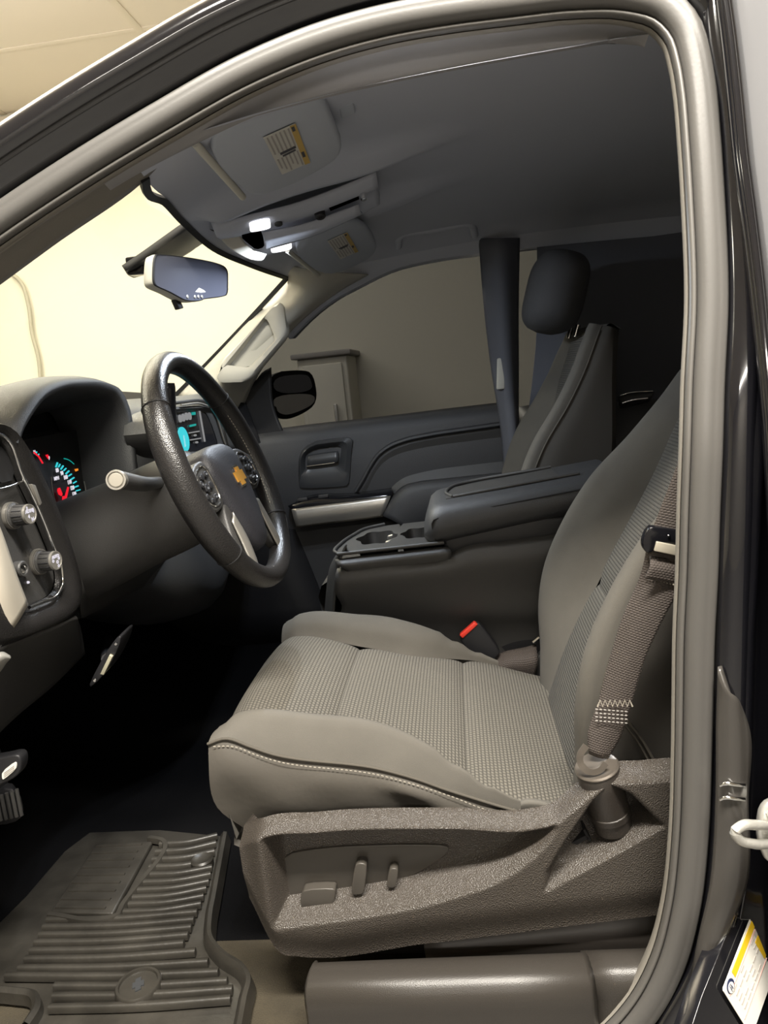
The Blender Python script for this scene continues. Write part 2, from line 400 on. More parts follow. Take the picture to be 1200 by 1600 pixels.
# ------------------------------------------------------------------ truck body shell
body = thing('pickup_truck', 'black pickup truck cab framing the open driver doorway', 'truck', (0.3, 0.8, FZ))
P1px = [(-260, 520), (-120, 420), (0, 333), (125, 251), (250, 176), (375, 106), (500, 54), (600, 26), (700, 8), (800, -5), (900, -16), (985, -15), (1040, 0), (1074, 34), (1090, 80), (1098, 125), (1106, 210), (1112, 300), (1118, 470), (1112, 600), (1109, 700), (1105, 800), (1102, 900), (1097, 1000), (1095, 1100), (1093, 1200), (1088, 1320), (1075, 1430), (1052, 1515), (1012, 1590), (940, 1660), (800, 1705), (500, 1725), (200, 1735)]
OP = spl([S(*p) for p in P1px], 220)
FRI = [(-0.022, -0.028), (-0.019, -0.022), (-0.017, -0.018), (0.019, -0.018), (0.024, -0.004), (0.038, 0.0)]
ku = int(np.argmin(np.linalg.norm(OP - np.array(S(1010, -10)), axis=1)))
sweep('roof_frame', OP[:ku], FRI + [(0.0405, 0.006), (0.044, 0.016), (0.052, 0.020), (0.064, 0.018), (0.076, 0.006), (0.082, -0.02), (0.084, -0.06)], K['paint'], body, open_prof=True, sharp=60)
sweep('door_frame', OP[ku - 1:], FRI + [(0.048, 0.002), (0.056, -0.004), (0.060, -0.03)], K['paint'], body, open_prof=True, sharp=60)
sweep('door_seal', OP, [(a, b - 0.008) for a, b in [(-0.0145, -0.012), (-0.015, 0.0), (-0.012, 0.006), (-0.005, 0.0095), (0.002, 0.009), (0.006, 0.0078), (0.011, 0.0085), (0.0145, 0.004), (0.0155, -0.012)]], K['seal'], body, open_prof=True, sharp=70)
it = [i for i in range(len(OP)) if OP[i][2] > 0.98 and -0.40 < OP[i][0] < 0.262 and OP[i][2] > 1.02]
RLp = sweepG(OP, [(-0.021, -0.028), (-0.026, -0.045)])
sweep('inner_seal', OP, [(a - 0.0185, b - 0.013) for a, b in circ(0.0034, 10, 0.007)], K['seal_thin'], body, sharp=80)
sweep('door_frame_trim', OP, [(-0.0205, -0.034), (-0.0235, -0.026), (-0.0240, -0.019), (-0.0225, -0.0165), (-0.0205, -0.019)], K['trim_tan'], body, open_prof=True, sharp=80)
# roof skin from the rail across to the far side
rail = [S(-260, 470 - 90, -0.0)] 
hdr_px = [(215, 262, 0.17), (232, 285, 0.24), (262, 312, 0.45), (292, 346, 0.70), (338, 386, 0.92), (395, 412, 1.16), (452, 433, 1.47), (470, 440, 1.58)]
HDR = [Y(*p) for p in hdr_px]
def hl_front(y): return float(np.interp(y, [p[1] for p in HDR], [p[0] for p in HDR]))
def hl_fz(y): return float(np.interp(y, [p[1] for p in HDR], [p[2] for p in HDR]))
ys = np.linspace(0.14, 1.60, 50)
fxh = f1([p[1] for p in HDR], [p[0] for p in HDR]); fzh = f1([p[1] for p in HDR], [p[2] for p in HDR])
def crown(y):
    q = abs(y - 0.87) / 0.73; return 1.262 - 0.055 * q ** 2.4 - 0.03 * max(0, q - 0.85) / 0.15
G = []
us = np.concatenate([np.linspace(0, 0.30, 26), np.linspace(0.32, 1, 30)])
for y in ys:
    x0, z0 = float(fxh(y)), float(fzh(y)); row = []
    for u in us:
        x = x0 + u * (1.35 - x0)
        w = 1 - math.exp(-((x - x0) / 0.20)); z = z0 + (crown(y) - z0) * w
        rid = math.exp(-((y - 0.69) / 0.045) ** 2) + math.exp(-((y - 1.03) / 0.045) ** 2)       # raised band beside the overhead console
        z -= 0.046 * rid * sstep(0.0, 0.08, x - x0) * (1 - sstep(0.30, 0.60, x - x0))
        if x > 1.0: z -= 0.10 * ((x - 1.0) / 0.35) ** 2
        row.append((x, y, z))
    G.append(row)
G = np.array(G)
grid('headliner', G, K['headliner'], body)
HE = G[0]                                         # near edge of the headliner, joined to the seal by a rolled rail
e0_ = RLp[it][:, 0]; e1_ = RLp[it][:, 1]
e2_ = np.array([(p[0], 0.16, float(np.interp(p[0], HE[:, 0], HE[:, 2])) + 0.004) for p in e1_])
grid('roof_rail_trim', np.stack([e0_, e1_, (e1_ * .6 + e2_ * .4) + np.array((0, 0, -0.006)), e2_, e2_ + np.array((0, 0.03, 0.02))], 1), K['rail'], body)
grid('roof_panel', np.array([[(x - 0.01, 0.20 + (y - 0.14) * 0.95, z + 0.02) for x, y, z in r] for r in G]), K['paint'], body)
# windshield
BASE = [(-0.92, 0.06, 0.80), (-1.12, 0.35, 0.82), (-1.20, 0.87, 0.83), (-1.12, 1.38, 0.82), (-0.80, 1.60, 0.83)]
top = [(p[0], p[1], p[2]) for p in HDR[1:7]]
# driver and passenger A-pillar lines of the glass edge
DP = [Y(225, 280, 0.22), Y(83, 379, 0.19), Y(0, 440, 0.165), Y(-160, 556, 0.12)]
PP = [Y(450, 433, 1.47), Y(385, 504, 1.49), Y(318, 574, 1.51), Y(270, 622, 1.53)]
mid_rows = []
for k in np.linspace(0, 1, 6):
    dp = spl(DP, 6)[int(round(k * 5))]; pp = spl(PP, 6)[int(round(k * 5))]
    c0 = (np.array(Y(296, 350, 0.78)) + np.array((-0.04, 0, 0.02))) * (1 - k) + np.array((-1.2, 0.87, 0.80)) * k
    mid_rows.append([dp, (dp * .55 + c0 * .45) + np.array((-0.02, 0, 0)), c0, (pp * .55 + c0 * .45) + np.array((-0.02, 0, 0)), pp])
loft('windshield', mid_rows, 24, 12, K['windshield'], body)
sweep('windshield_edge', PP, rect2(-0.006, -0.004, 0.006, 0.004), K['dark'], body, n=20)
sweep('windshield_edge', [Y(226, 279, 0.215)] + [tuple(np.array(p) + np.array((-0.005, 0, -0.003))) for p in HDR[1:7]], rect2(-0.006, -0.003, 0.006, 0.003), K['dark'], body, ref=(0.5, 0, -0.85), n=40)
# driver A-pillar trim, between the seal and the glass
rin = [S(-230, 545, 0.03), S(-100, 460, 0.03), S(0, 392, 0.03), S(125, 300, 0.03), S(250, 217, 0.03), S(300, 190, 0.03)]
rout = [Y(-160, 575, 0.12), Y(-80, 500, 0.14), Y(0, 441, 0.165), Y(83, 380, 0.19), Y(222, 281, 0.22), Y(262, 240, 0.20)]
rmid = [tuple((np.array(a) * .5 + np.array(b) * .5) + np.array((0.006, -0.022, 0.012))) for a, b in zip(rin, rout)]
loft('pillar_trim', [rin, rmid, rout], 30, 9, K['trim_tan'], body, thick=0.003)
p0 = [S(247, 219, 0.02), tuple((np.array(S(255, 232, 0.02)) + np.array(Y(255, 232, 0.16))) / 2 + np.array((0.0, -0.015, 0.004))), Y(268, 246, 0.19)]
# passenger A-pillar trim and grab handle
pa = [Y(440, 412, 1.40), Y(452, 436, 1.47), Y(385, 507, 1.49), Y(318, 578, 1.51), Y(278, 618, 1.53)]
pb = [Y(480, 420, 1.40), Y(476, 452, 1.44), Y(418, 520, 1.46), Y(352, 590, 1.48), Y(312, 628, 1.50)]
pc = [Y(575, 428, 1.57), Y(528, 455, 1.60), Y(455, 515, 1.62), Y(395, 600, 1.64), Y(380, 640, 1.65)]
loft('pillar_trim', [pa, pb, pc], 24, 12, K['cream_trim'], body, thick=0.004)
gh = [(437, 473), (443, 480), (448, 520), (442, 531), (392, 590), (380, 597), (345, 598), (338, 592), (428, 478)]
hole = [(412, 497), (418, 500), (428, 524), (429, 532), (392, 571), (386, 574), (352, 570), (348, 565), (350, 560)]
def hy(p): return 1.445 + (600 - p[1]) * -0.0003
outer = spl([Y(px, py, 1.435) for px, py in gh], 48, True, True); inner = spl([Y(px, py, 1.435) for px, py in hole], 48, True, True)
# start the two rings at matching corners
def ring_align(A, B):
    k = int(np.argmin([np.linalg.norm(A - np.roll(B, -s, 0)) for s in range(len(B))])); return np.roll(B, -k, 0)
inner = ring_align(outer, inner)
back = np.array((0.0, 0.045, 0.0)); mid1 = outer * .8 + inner * .2 + np.array((0, -0.006, 0)); mid2 = outer * .25 + inner * .75 + np.array((0, -0.006, 0))
hnd = grid('grab_handle', np.stack([outer + back, outer, mid1, mid2, inner, inner + back]), K['cream_trim'], body, cu=True, sharp=50)
prism('handle_pocket', [tuple(p + np.array((0, 0.03, 0))) for p in inner[::3]], (0, 0.01, 0), K['cream_trim'], hnd)
# far B-pillar, belt height adjuster, far roof rail
loft('far_pillar_trim', [[Y(752, 372, 1.56), Y(760, 480, 1.58), Y(772, 580, 1.60), Y(785, 660, 1.60), Y(795, 800, 1.6)], [Y(778, 372, 1.50), Y(785, 480, 1.53), Y(792, 580, 1.55), Y(800, 660, 1.55), Y(812, 800, 1.55)], [Y(808, 372, 1.56), Y(806, 480, 1.58), Y(806, 580, 1.60), Y(806, 660, 1.60), Y(815, 800, 1.6)]], 24, 10, K['pillar_dk'], body, thick=0.01)
prism('belt_height_adjuster', [Y(777, 560, 1.545), Y(790, 558, 1.545), Y(789, 608, 1.545), Y(776, 609, 1.545)], (0, 0.02, 0), K['cream_trim'], body, 0.004)
sweep('far_roof_rail', [Y(448, 524, 1.64), Y(480, 491, 1.63), Y(515, 463, 1.62), Y(560, 438, 1.60), Y(610, 414, 1.59), Y(680, 397, 1.58), Y(760, 386, 1.575), Y(860, 375, 1.575), Y(1000, 362, 1.58), Y(1200, 345, 1.6)], [(-0.012, -0.06), (-0.012, 0.0), (0.0, 0.012), (0.045, 0.03), (0.075, 0.05)], K['headliner'], body, n=40, open_prof=True, thick=0.004)
ghb = tube('roof_grab_handle', [Y(622, 385, 1.52), Y(626, 368, 1.46), Y(680, 358, 1.45), Y(735, 350, 1.46), Y(742, 368, 1.52)], 0.011, K['headliner'], body, n=30, k=8)
# cab back, floor, firewall
box('cab_back_panel', (1.32, 0.1, 0.0), (1.36, 1.62, 1.18), K['plastic_dk'], body)
box('floor_carpet', (-1.0, 0.235, -0.03), (1.33, 1.62, 0.0), K['carpet_shade'], body)
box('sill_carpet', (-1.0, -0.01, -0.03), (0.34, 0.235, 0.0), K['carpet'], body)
loft('toe_board', [[(-0.78, 0.09, -0.005), (-0.78, 1.62, -0.005)], [(-0.92, 0.09, 0.03), (-0.92, 1.62, 0.03)], [(-1.12, 0.09, 0.28), (-1.12, 1.62, 0.28)], [(-1.2, 0.09, 0.85), (-1.2, 1.62, 0.85)]], 4, 20, K['carpet_shade'], body)
loft('kick_panel', [[(-1.2, 0.095, 0.8), (-0.9, 0.095, 0.6), (-0.72, 0.09, 0.56)], [(-1.15, 0.10, 0.4), (-0.9, 0.105, 0.4), (-0.70, 0.10, 0.38)], [(-1.0, 0.09, 0.03), (-0.85, 0.09, 0.06), (-0.72, 0.06, 0.07)]], 12, 12, K['plastic_dk'], body, thick=0.01)
loft('kick_panel', [[(-1.2, 1.62, 0.9), (-0.9, 1.62, 0.85), (-0.66, 1.63, 0.80)], [(-1.2, 1.62, 0.4), (-0.9, 1.62, 0.4), (-0.55, 1.63, 0.38)], [(-1.2, 1.62, 0.0), (-0.9, 1.62, 0.0), (-0.45, 1.63, 0.0)]], 8, 8, K['plastic_dk'], body, thick=0.01)
box('door_lower', (-0.5, 1.64, -0.05), (1.34, 1.68, 0.5), K['plastic_dk'], body)
box('side_panel', (0.36, 0.0, -0.05), (1.34, 0.05, 0.75), K['plastic_dk'], body)
# sill
sl = [(-0.245, 0.0), (0.105, 0.0)]
pr = [(0.055, 0.02), (0.055, 0.106), (0.045, 0.1105), (0.03, 0.112), (0.014, 0.109), (0.008, 0.100), (0.006, 0.07), (0.004, -0.05)]
G = np.array([[(x, y, z + (x + 0.24) * 0.012) for y, z in spl(pr, 30)] for x in (-0.243, -0.24, -0.1, 0.0, 0.096, 0.104)])
G[0, :, 1] += 0.006; G[-1, :, 1] += 0.012; G[-1, :, 2] -= 0.008
sp = grid('sill_plate', G, K['sill'], body, thick=0.004, sharp=60)
G2 = np.array([[(x, y + 0.014, z - 0.004 + (x + 0.24) * 0.012) for y, z in spl(pr, 30)] for x in (0.098, 0.14, 0.20, 0.30)])
grid('sill_plate', G2, K['sill'], body, thick=0.004, sharp=60)
box('rocker', (-0.9, 0.012, -0.2), (0.5, 0.05, -0.04), K['plastic_dk'], body, 0.01)
# B-pillar outer panel and its pressed strip
bp = []
for py in (-60, 60, 160, 300, 470, 640, 800, 950, 1100, 1250, 1400, 1500, 1600, 1700):
    xl = float(np.interp(py, [p[1] for p in P1px[13:31]], [p[0] for p in P1px[13:31]])) + 20
    bp.append([S(xl, py, 0.006), S(xl + 12, py, -0.002), S(xl + 42, py, -0.006), S(xl + 62, py, 0.012), S(1275, py, 0.016)])
loft('pillar_panel', bp, 24, 60, K['paint'], body, thick=0.01)
st = [[(1128, 1040), (1140, 1075), (1152, 1110)], [(1124, 1120), (1142, 1120), (1158, 1120)], [(1122, 1250), (1142, 1250), (1162, 1250)], [(1112, 1380), (1136, 1380), (1160, 1380)], [(1095, 1470), (1112, 1462), (1136, 1440)], [(1084, 1545), (1090, 1542), (1098, 1532)]]
loft('pressed_strip', [[S(a[0], a[1], -0.004), S(b[0], b[1], -0.013), S(c_[0], c_[1], -0.004)] for a, b, c_ in st], 10, 40, mat('satin_black_paint', (0.05, 0.046, 0.042), 0.3, coat=0.4), body, thick=0.006)
for k, py in enumerate((1226, 1248)):
    tube('metal_clip', [S(1126, py + 1, -0.016), S(1134, py - 2, -0.02), S(1150, py, -0.02), S(1163, py + 1, -0.016)], 0.0022, K['chrome'], body, n=14, k=8)
# rear driver-side door: its front edge and glass run past the pillar
rd = thing('rear_door', 'glossy black rear door edge with a bright reflection behind the pillar', 'door', (0.8, 0.0, 0.0))
edge = [(1108, -150), (1122, -40), (1136, 60), (1146, 150), (1156, 250), (1168, 340), (1180, 440), (1192, 560), (1202, 680), (1210, 850), (1216, 1100), (1220, 1400), (1222, 1750)]
rows = []
for px, py in edge:
    rows.append([S(px - 4, py, 0.004), S(px - 3, py, -0.020), S(px + 1, py, -0.0275), S(px + 6, py, -0.028), S(px + 11, py, -0.024), S(px + 16, py, -0.016)])
tube('highlight_bead', [S(px + 5, py, -0.030) for px, py in edge], 0.0042, K['paint'], rd, n=80, k=12)  # bead added along the door edge to catch a lamp highlight
loft('door_edge', rows, 18, 60, K['paint'], rd, thick=0.004)
gl = [[S(px + 15, py, -0.017), S(px + 260, py, -0.012), S(px + 700, py, -0.005)] for px, py in edge[:9]]
loft('window_glass', gl, 10, 20, mat('reflection_grey_glass', (0.13, 0.13, 0.135), 0.08), rd, thick=0.004)  # grey base colour stands in for the bright wall reflected in the glass
gl = [[S(px + 15, py, -0.017), S(px + 260, py, -0.03), S(px + 700, py, -0.03)] for px, py in edge[8:]]
loft('door_skin', gl, 10, 20, K['paint'], rd, thick=0.004)

# ------------------------------------------------------------------ passenger doors
def dY(pts, y): return [Y(a, b, y) for a, b in pts]
pd = thing('passenger_door', 'closed front passenger door with dark trim panel and tinted window', 'door', (-0.1, 1.66, 0.0))
loft('mirror_sail', [dY([(372, 592), (396, 597), (412, 580), (424, 574)], 1.64), dY([(380, 640), (400, 635), (418, 632), (428, 635)], 1.645), dY([(388, 700), (405, 695), (425, 690), (446, 680)], 1.65)], 12, 10, K['plastic_dk'], pd, thick=0.006)
rows = [dY([(392, 676), (445, 668), (600, 650), (700, 638), (795, 627)], 1.665),
        dY([(392, 684), (445, 677), (600, 659), (700, 647), (797, 636)], 1.628),
        dY([(392, 715), (445, 706), (600, 690), (700, 678), (799, 668)], 1.615),
        dY([(396, 780), (450, 778), (600, 768), (700, 758), (803, 745)], 1.61),
        dY([(400, 860), (455, 850), (600, 838), (700, 828), (808, 815)], 1.625),
        dY([(405, 1000), (460, 990), (600, 975), (700, 965), (815, 950)], 1.64)]
loft('door_panel', rows, 30, 30, K['soft'], pd, thick=0.01)
gl = [dY([(395, 560), (445, 518), (480, 489), (540, 451), (610, 416), (680, 399), (752, 388)], 1.66), dY([(400, 620), (460, 600), (520, 570), (580, 545), (640, 520), (700, 510), (765, 505)], 1.672), dY([(392, 690), (445, 680), (560, 665), (620, 655), (680, 650), (730, 645), (792, 638)], 1.68)]
loft('window_glass', gl, 24, 12, K['tinted'], pd)
# raised swoop around the map recess
sw = [(556, 768), (566, 752), (578, 730), (592, 710), (608, 698), (630, 689), (670, 680), (730, 671), (800, 661)]
sweep('armrest_swoop', dY(sw, 1.608), [(-0.010, -0.012), (-0.007, 0.003), (-0.001, 0.008), (0.005, 0.005), (0.010, -0.012)], K['soft'], pd, n=50, open_prof=True)
rec = dY([(562, 772), (572, 756), (584, 734), (597, 716), (612, 705), (634, 696), (672, 687), (732, 678), (800, 668)], 1.606)
low = dY([(600, 800), (620, 775), (640, 760), (660, 756), (680, 753), (700, 750), (730, 747), (770, 743), (802, 741)], 1.59)
loft('map_recess', [rec, [tuple((np.array(a) + np.array(b)) / 2 + np.array((0, 0.02, 0))) for a, b in zip(rec, low)], low], 40, 8, K['plastic'], pd)
# latch handle bezel
bz_o = chaikin([(467, 693), (540, 683), (552, 686), (549, 700), (546, 757), (540, 760), (470, 764), (466, 758)], 2)
bz_i = chaikin([(478, 704), (528, 696), (534, 699), (532, 712), (530, 726), (526, 729), (480, 735), (476, 731)], 2)
o_ = spl(dY(bz_o, 1.60), 40, True, True); i_ = ring_align(o_, spl(dY(bz_i, 1.607), 40, True, True))
bz = grid('handle_bezel', np.stack([o_ + np.array((0, 0.02, 0)), o_, o_ * .6 + i_ * .4 + np.array((0, -0.01, 0)), i_, i_ + np.array((0, 0.03, 0))]), K['satin'], pd, cu=True, sharp=50)
prism('handle_cup', [tuple(p + np.array((0, 0.02, 0))) for p in i_[::2]], (0, 0.006, 0), K['plastic_dk'], bz)
loft('latch_lever', [dY([(480, 712), (505, 708), (529, 705)], 1.602), dY([(480, 722), (505, 719), (529, 716)], 1.594), dY([(480, 728), (505, 725), (528, 722)], 1.598)], 10, 8, K['satin'], bz, thick=0.004)
tube('chrome_edge', dY([(479, 729), (505, 725.5), (523, 723)], 1.594), 0.0022, K['chrome'], bz, n=10, k=8)
# switch panel and silver strip, armrest pad
loft('switch_panel', [dY([(452, 790), (475, 777), (555, 770), (612, 762)], 1.60), dY([(452, 793), (475, 785), (540, 780), (612, 772)], 1.545), dY([(457, 797), (500, 790), (555, 783), (611, 775)], 1.54)], 20, 8, K['gloss'], pd, thick=0.004)
for (a, b) in ((472, 782), (505, 777)):
    prism('window_switch', dY([(a - 8, b + 2), (a + 8, b), (a + 8, b - 5), (a - 8, b - 3)], 1.55), (0, 0.012, 0), K['plastic'], pd, 0.002)
loft('silver_strip', [dY([(456, 796), (500, 790), (555, 783), (611, 775)], 1.54), dY([(459, 808), (500, 803), (555, 796), (605, 789)], 1.534), dY([(464, 823), (500, 818), (555, 812), (598, 806)], 1.545)], 20, 8, K['silver'], pd, thick=0.006)
ar = [dY([(598, 806), (606, 790), (618, 772), (632, 760), (650, 755), (700, 749), (805, 738)], 1.545), dY([(603, 808), (612, 791), (624, 775), (637, 764), (654, 759), (702, 753), (806, 742)], 1.515), dY([(612, 812), (624, 795), (638, 780), (655, 772), (680, 768), (710, 765), (806, 752)], 1.508), dY([(640, 830), (655, 824), (670, 818), (690, 812), (710, 808), (740, 804), (808, 795)], 1.52), dY([(640, 850), (655, 845), (670, 840), (690, 835), (710, 830), (740, 825), (810, 815)], 1.60)]
loft('armrest', ar, 30, 16, K['soft'], pd, thick=0.004)
# rear passenger door with its pull
rp = thing('rear_passenger_door', 'dark rear passenger door with chrome lined pull between the seats', 'door', (0.6, 1.66, 0.0))
loft('door_panel', [dY([(806, 640), (960, 612), (1200, 580)], 1.66), dY([(806, 660), (960, 630), (1200, 600)], 1.62), dY([(806, 960), (960, 950), (1200, 930)], 1.62)], 10, 8, K['plastic'], rp, thick=0.01)
loft('window_glass', [dY([(804, 345), (960, 325), (1200, 300)], 1.60), dY([(806, 650), (960, 625), (1200, 590)], 1.67)], 8, 6, K['tinted'], rp)
loft('window_frame', [dY([(838, 330), (838, 525), (832, 590), (826, 640)], 1.59), dY([(1300, 280), (1300, 480), (1300, 560), (1300, 600)], 1.59)], 10, 5, K['pillar_dk'], rp, thick=0.01)
pu = loft('door_pull', [dY([(962, 617), (975, 612), (1022, 608)], 1.60), dY([(966, 622), (978, 619), (1022, 615)], 1.575), dY([(967, 632), (980, 628), (1018, 622)], 1.575), dY([(970, 640), (985, 636), (1014, 628)], 1.60)], 14, 8, K['plastic'], rp, thick=0.004)
tube('chrome_edge', dY([(969, 618), (980, 614.5), (1020, 611)], 1.572), 0.002, K['chrome'], pu, n=12, k=8)
tube('chrome_edge', dY([(972, 630), (985, 626), (1012, 622)], 1.572), 0.0035, K['chrome'], pu, n=12, k=8)

# exterior mirror beyond the passenger glass
em = thing('door_mirror', 'black exterior door mirror seen through tinted passenger glass', 'mirror', Y(455, 640, 1.85))
MN = np.array((0.76, -0.65, 0.0)); M0 = np.array(Y(458, 615, 1.86))
ho = spl([PL(*q, M0, MN) for q in chaikin([(417, 582), (478, 577), (491, 587), (497, 630), (470, 649), (440, 658), (420, 641)], 2)], 36, True, True)
cen = ho.mean(0)
grid('mirror_housing', np.stack([ho, ho * .97 + cen * .03 - MN * 0.03, ho * .6 + cen * .4 - MN * 0.09, ho * .05 + cen * .95 - MN * 0.11]), K['plastic_dk'], em, cu=True, cap=True, sharp=60)
prism('mirror_glass', [PL(*q, M0 + MN * 0.003, MN) for q in chaikin([(426, 589), (476, 584), (485, 591), (489, 612), (428, 616)], 2)], tuple(MN * 0.002), K['mirror_dim'], em, label='upper dark mirror glass')
prism('mirror_glass', [PL(*q, M0 + MN * 0.003, MN) for q in chaikin([(427, 618), (489, 614), (493, 629), (468, 643), (442, 650), (427, 637)], 2)], tuple(MN * 0.002), K['mirror'], em, label='lower glass reflecting the pale shop')
tube('mirror_arm', [Y(425, 640, 1.80), Y(415, 645, 1.75), Y(405, 655, 1.68)], 0.02, K['plastic_dk'], em, n=8)

# ------------------------------------------------------------------ overhead: visors, console, mirror
def visor(label, pts, lab_c, lab_r, lab_u, w, h, clip):
    t = thing('sun_visor', label, 'sun visor', tuple(np.mean([p for p in pts], axis=0)))
    P = chaikin(pts, 2)
    prism('visor_board', P, (0, 0, 0.016), K['visor'], t, 0.006, 3, sharp=60)
    a = np.array(pts[0]); b = np.array(pts[1])
    tube('hinge_edge', [tuple(a + (b - a) * 0.04 + np.array((-0.004, 0, 0.002))), tuple(a + (b - a) * 0.96 + np.array((-0.004, 0, 0.002)))], 0.0055, K['cream_trim'], t, k=10)
    Mx = frame_basis(Vector(lab_c), lab_r, lab_u)
    if Mx[2][2] > 0: Mx = frame_basis(Vector(lab_c), -np.array(lab_r), lab_u)
    lb = flat('warning_label', rect2(-w/2, -h/2, w/2, h/2), Mx, K['paper'], t, 0.0008)
    o2 = Mx @ Matrix.Translation((0, 0, 0.001))
    flat('label_header', rect2(-w/2, h/2 - 0.016 * h / 0.088, w/2, h/2), o2, K['amber'], lb)
    flat('label_mark', rect2(-w/2 + 0.004, h/2 - 0.014 * h / 0.088, -w/2 + 0.018, h/2 - 0.003), o2 @ Matrix.Translation((0, 0, 0.0005)), K['ink'], lb)
    flat('label_mark', rect2(0.022, h/2 - 0.014 * h / 0.088, 0.042, h/2 - 0.003), o2 @ Matrix.Translation((0, 0, 0.0005)), K['ink'], lb)
    bm = bmesh.new(); nrm = Mx.to_3x3() @ Vector((0, 0, 1))
    for side in (-1, 1):
        for k in range(6):
            sy = h / 0.088; yy = h/2 - (0.024 + k * 0.0115) * sy
            xa, xb = (-w/2 + 0.004, -0.008) if side < 0 else (0.012, w/2 - 0.004 - 0.01 * (k % 3))
            prism_bm(bm, [o2 @ Vector((x, y, 0)) for x, y in rect2(xa, yy, xb, yy + 0.0045 * sy)], nrm * 0.0004)
    stuff(fin('label_text', bm, K['greyink'], lb))
    flat('label_mark', [(-0.006, -0.012), (0.002, -0.012), (0.000, 0.012), (-0.008, 0.012)], o2, K['ink'], lb)
    flat('label_mark', [(0.005, -0.010), (0.011, -0.010), (0.009, 0.010), (0.003, 0.010)], o2, K['ink'], lb)
    if clip: prism('visor_clip', [Z(*q, 1.21) for q in clip], (0, 0, 0.02), K['visor'], t, 0.003)
    return t
VN = (-0.30, 0.05, 1.0)
def vis(px, py, p0): return PL(px, py, p0, VN)
V0 = (-0.15, 0.30, 1.178)
vp = [vis(*q, V0) for q in ((305, 220), (386, 312), (440, 298), (500, 268), (540, 240), (520, 190), (500, 140), (420, 165))]
lb4 = [np.array(vis(*q, V0)) for q in ((410, 210), (461, 190), (486, 250), (439, 272))]
visor('grey driver sun visor with a bright pale and amber warning label', vp, tuple(sum(lb4) / 4 + np.array((0, 0, -0.002))),
      (lb4[2] - lb4[1]) + (lb4[3] - lb4[0]), (lb4[1] - lb4[0]) + (lb4[2] - lb4[3]), np.linalg.norm(lb4[2] - lb4[1]), np.linalg.norm(lb4[1] - lb4[0]), [(530, 170), (552, 160), (556, 178), (534, 188)])
V1 = (-0.2, 1.25, 1.143)
vq = [vis(*q, V1) for q in ((449, 390), (502, 432), (540, 424), (590, 398), (585, 372), (560, 345), (500, 362))]
lb4 = [np.array(vis(*q, V1)) for q in ((514, 376), (539, 360), (557, 390), (535, 405))]
visor('shaded passenger sun visor with a dim warning label, beside the far window', vq, tuple(sum(lb4) / 4 + np.array((0, 0, -0.002))),
      (lb4[2] - lb4[1]) + (lb4[3] - lb4[0]), (lb4[1] - lb4[0]) + (lb4[2] - lb4[3]), np.linalg.norm(lb4[2] - lb4[1]), np.linalg.norm(lb4[1] - lb4[0]), None)

oc = thing('overhead_console', 'grey overhead console with two lit map lamps on headliner', 'console', Y(450, 360, 0.85))
ocl = [dY([(334, 362), (352, 361), (400, 350), (470, 332), (530, 310), (590, 285)], 0.76), dY([(346, 378), (372, 374), (425, 360), (480, 345), (540, 322), (592, 300)], 0.85), dY([(385, 404), (405, 402), (440, 394), (490, 378), (545, 345), (594, 318)], 0.95)]
oy = [[(p[0], p[1], p[2] + 0.004) for p in r] for r in ocl]
a0 = [tuple(np.array(p) + np.array((0.0, -0.012, 0.012))) for p in oy[0]]; a3 = [tuple(np.array(p) + np.array((0.0, 0.012, 0.02))) for p in oy[2]]
loft('console_body', [a0, oy[0], oy[1], oy[2], a3], 30, 22, K['headliner'], oc, thick=0.004)
loft('console_front', [[tuple(np.array(p) + np.array((0, 0, -0.004))) for p in dY([(339, 363), (352, 378), (370, 392), (392, 403)], 0.85)], [tuple(np.array(p) + np.array((0, 0, -0.008))) for p in dY([(352, 361), (366, 374), (384, 388), (410, 400)], 0.85)], [tuple(np.array(p) + np.array((0, 0, -0.004))) for p in dY([(376, 366), (384, 377), (398, 388), (416, 394)], 0.85)]], 16, 8, K['cream_trim'], oc, thick=0.004)
def oq(pts, y, d=0.012, m='gloss', name='x', bev=0.003): return prism(name, dY(pts, y), (0, 0.0, d), K[m], oc, bev)
prism('sunglass_pocket', dY(chaikin([(374, 369), (405, 362), (412, 376), (414, 386), (400, 391), (390, 383)], 1), 0.835), (0.0, 0, 0.012), K['plastic_dk'], oc, 0.001)
loft('pocket_door', [dY([(410, 362), (470, 350), (560, 318)], 0.83), dY([(414, 372), (480, 358), (562, 326)], 0.84), dY([(416, 388), (490, 366), (566, 332)], 0.87)], 14, 8, K['headliner'], oc, thick=0.004)
for (x, y, yy) in ((407, 356, 0.755), (440, 388.5, 0.895)):
    prism('map_lamp', dY(chaikin([(x - 17, y + 1), (x + 12, y - 6), (x + 17, y - 3), (x + 14, y + 2), (x - 12, y + 7), (x - 16, y + 6)], 2), yy), (0, 0, 0.012), K['e_lamp'], oc, 0.002)
    lp_ = np.array(Y(x, y, yy)); area('map_lamp_light', tuple(lp_ + np.array((0.0, -0.002, -0.008))), (0.035, 0.02), 2.8, (0.82, 0.9, 1.0), tuple(lp_ + np.array((0.10, 0, -1.0))))
cb = np.array(Y(500, 336, 0.80)); lathe('round_button', cb, (0.1, -0.3, -0.9), [(-0.01, 0.011), (0.004, 0.011), (0.006, 0.009), (0.006, 0.004), (0.003, 0.003)], K['plastic_dk'], oc)
lathe('small_button', Y(435, 349, 0.78), (0.1, -0.3, -0.9), [(-0.01, 0.008), (0.003, 0.008), (0.004, 0.006)], K['plastic'], oc)
lathe('microphone', Y(568, 309, 0.78), (0.1, -0.3, -0.9), [(-0.01, 0.006), (0.004, 0.006), (0.005, 0.004)], K['chrome'], oc, 14)
